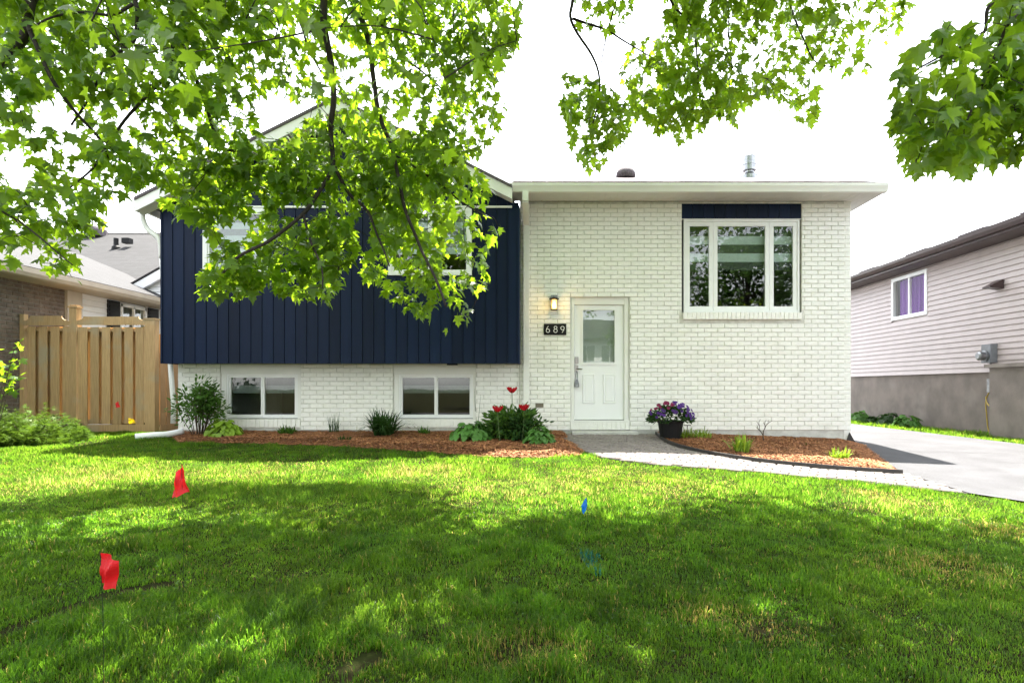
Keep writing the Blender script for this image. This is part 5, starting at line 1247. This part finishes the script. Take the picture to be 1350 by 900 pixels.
# twigs: grow the net outwards, each cluster joins the nearest wood
kd_pts = [n_[0] for n_ in nodes]
cl_sorted = sorted(range(len(CL)), key=lambda i: min((CL[i][0]-p).length_squared for p in kd_pts[::3]))
NP = np.array([tuple(p) for p in kd_pts]); NP = np.concatenate([NP, np.zeros((len(CL)*4,3))]); nn_ = len(kd_pts)
tw = MB()
for i in cl_sorted:
    q = np.array(CL[i][0]); k = int(np.argmin(((NP[:nn_]-q)**2).sum(1))); a = Vector(NP[k]); b = CL[i][0]
    L_ = (b-a).length
    if L_ < .03: continue
    m_ = a.lerp(b,.5)+Vector((random.gauss(0,.06*L_),random.gauss(0,.06*L_),.10*L_+random.gauss(0,.04*L_))); cp = catmull([a,m_,b],3); r0 = min(.008,.003+.004*L_)
    ok_ = vis_ok(*zip(*[proj(p) for p in cp]))
    tw.tube(cp,[r0-(r0-.002)*s/(len(cp)-1) for s in range(len(cp))],4,cap=False)
    for p in cp[2:]:
        NP[nn_] = p; nn_ += 1
        if nn_ >= len(NP): NP = np.concatenate([NP, np.zeros((2000,3))])
obj('twigs', tw, M['bark'], tree, kind='stuff', fixn=False)
def leaves_for(sel):
    pos = np.concatenate([np.array([tuple(c_[0])])+rng.normal(0,c_[2],(c_[1],3))*np.array([[1,1,.75]]) for c_ in sel]); 
    ctr = np.concatenate([np.repeat(np.array([tuple(c_[0])]),c_[1],0) for c_ in sel])
    p_ = np.maximum(pos[:,1],.06); px = CX+F*pos[:,0]/p_; py = HY-F*(pos[:,2]-EYE)/p_
    ok = vis_ok(px,py) & (pos[:,1] > .3) & (pos[:,1] < 9.6)
    if sel[0][3]: ok &= (py < -30) | (px < -60) | (px > 1410)
    pos, ctr, px, py = pos[ok], ctr[ok], px[ok], py[ok]; n = len(pos)
    outw = pos-ctr; outw[:,2] = 0; outw /= np.linalg.norm(outw,axis=1,keepdims=True)+1e-6
    a = rng.uniform(0,6.283,n); rnd_ = np.stack([np.cos(a),np.sin(a),np.zeros(n)],1)
    tip = outw*.6+rnd_*.6; tip[:,2] = -rng.uniform(.25,1.5,n); nrm = np.array([[0,0,1.]])+rng.normal(0,.33,(n,3))+outw*.25
    return pos, tip, nrm, rng.uniform(.068,.120,n)*np.where((pos[:,1] < 4.3) & (px > 1100), 1.1, 1.0), px, py
pos, tip, nrm, sc, px, py = leaves_for([c_ for c_ in CL if not c_[3]])
infr = (px > 0) & (px < 1350) & (py > 0) & (py < 900); key = np.where(infr, sc/pos[:,1], 0); order = np.argsort(-key); big = order[:300]; rest = order[300:]
fr_ = frames(tip, nrm); half = len(rest)//2
lm = [meshof('leaf', (lambda m_, l: (setattr(m_,'v',list(l[0])), setattr(m_,'f',list(l[1])), setattr(m_,'m',[0]*len(l[1])), m_)[-1])(MB(), l), M['maple']) for l in (LEAF_MAPLE, LEAF_MAPLE2, LEAF_MAPLE3, LEAF_MAPLE4)]
for i in big:
    Mx = Matrix([list(fr_[i][0]*sc[i])+[pos[i][0]], list(fr_[i][1]*sc[i])+[pos[i][1]], list(fr_[i][2]*sc[i])+[pos[i][2]], [0,0,0,1]]); link_copy('leaf', lm[i % 4], tree, Mx)
CV, CF, of_ = [], [], 0
for k, l in enumerate((LEAF_MAPLE, LEAF_MAPLE2, LEAF_MAPLE3, LEAF_MAPLE4)):
    ix = rest[k::4]; a_, b_ = batch(*l, pos[ix], fr_[ix], sc[ix]); CV.append(a_); CF.append(b_+of_); of_ += len(a_)
npobj('crown', np.concatenate(CV), np.concatenate(CF), M['maple'], tree, kind='stuff')
p2, t2, n2, s2, _, _ = leaves_for([c_ for c_ in CL if c_[3]])
V, Fc = batch(*LEAF_LITE, p2, frames(t2,n2), s2*1.15); npobj('upper_crown', V, Fc, M['maple'], tree, kind='stuff')
print('leaves', len(pos), len(p2), 'clusters', len(CL))

# ------------------------------------------------------------------ across the street (seen in the window reflections)
def street_tree(x, y, h, r, n, m, label, z0=.3, conif=False):
    b = Vector((x,y,GZ(x,y))); t = thing('street_tree', b, label, 'tree'); mb = MB(); mb.tube([b-Vector((0,0,.2)),b+Vector((.1,0,h*.4)),b+Vector((0,.1,h*.85))],[.25,.18,.05],8)
    nc = 42; pos = []
    for k in range(nc):
        d_ = Vector(rdir(1)[0]); s = random.uniform(.4,1); zc = h*(z0+(1-z0)*.5); rz = h*(1-z0)*.5
        c_ = b+Vector((d_.x*r*s, d_.y*r*s, zc+d_.z*rz*s))
        if conif: fz_ = random.random(); c_ = b+Vector((d_.x*r*(1-fz_)*s,d_.y*r*(1-fz_)*s,h*(.1+.9*fz_)))
        mb.tube([b+Vector((0,0,h*random.uniform(.3,.6))),c_],[.05,.015],4); pos.append(np.array([tuple(c_)])+rng.normal(0,r*.2,(n//nc,3)))
    obj('trunk', mb, M['bark'], t); pos = np.concatenate(pos); n_ = len(pos)
    leafy(t,'crown',LEAF_LITE,pos,rng.normal(0,1,(n_,3)),rng.normal(0,.6,(n_,3))+np.array([[0,0,1]]),rng.uniform(.18,.32,n_),m,kind='stuff')
street_tree(12.6,-16,13,2.9,5200,M['midleaf'],'broad leafy street tree across the road, opposite the picture window',.28)
street_tree(17.0,-16,14,3.2,8200,M['dkleaf'],'tall dark evergreen across the road',.08,True)
street_tree(8.2,-18,11.5,2.2,1500,M['midleaf'],'thin sparse street tree across the road near the pale house',.35)
street_tree(-4.5,-20,9,2.6,3600,M['midleaf'],'smaller leafy street tree beside the pale house across the road',.35)
street_tree(-13,-18,11,3.6,4600,M['midleaf'],'large leafy street tree across the road opposite the navy bay',.3)
oh = thing('opposite_house', (2.5,-24,GZ(0,-24)), 'pale two storey house with white windows across the road', 'house'); z0 = GZ(0,-24)
sh = MB(); wins = [(-2.5,-.7,z0+1,z0+2.3),(1.2,2.1,z0+.15,z0+2.2),(3.6,6.2,z0+.9,z0+2.4),(-2.4,-.8,z0+3.4,z0+4.7),(2.6,3.9,z0+3.3,z0+4.8),(4.3,5.6,z0+3.3,z0+4.8)]; HT = 5.3
wall_holes(sh,-4,9,z0-.3,z0+HT,wins,-24,-24.2,P0); sh.quad((-4,-24,z0-.3),(-4,-32,z0-.3),(-4,-32,z0+HT),(-4,-24,z0+HT)); sh.quad((9,-24,z0-.3),(9,-32,z0-.3),(9,-32,z0+HT),(9,-24,z0+HT)); sh.quad((-4,-32,z0-.3),(9,-32,z0-.3),(9,-32,z0+HT),(-4,-32,z0+HT))
obj('wall', sh, M['siding_w'], oh); obj('roof', MB().prism([(-23.4,z0+HT-.1),(-28,z0+HT+1.8),(-32.6,z0+HT-.1),(-32.6,z0+HT-.2),(-28,z0+HT+1.68),(-23.4,z0+HT-.2)],'x',-4.5,9.5), M['shing_l'], oh)
for a,b,c_,d_ in wins:
    f = MB(); f.box(a,b,-24.05,-23.97,d_-.1,d_); f.box(a,b,-24.05,-23.97,c_,c_+.1); f.box(a,a+.1,-24.05,-23.971,c_+.1,d_-.1); f.box(b-.1,b,-24.05,-23.971,c_+.1,d_-.1); f.box((a+b)/2-.04,(a+b)/2+.04,-24.05,-23.972,c_+.1,d_-.1)
    wo_ = obj('window', f, M['vinyl'], oh); obj('pane', MB().box(a+.1,b-.1,-24.1,-24.09,c_+.1,d_-.1), M['glass'], wo_); obj('room', MB().box(a-.1,b+.1,-24.6,-24.5,c_-.1,d_+.1), M['dark'], wo_)
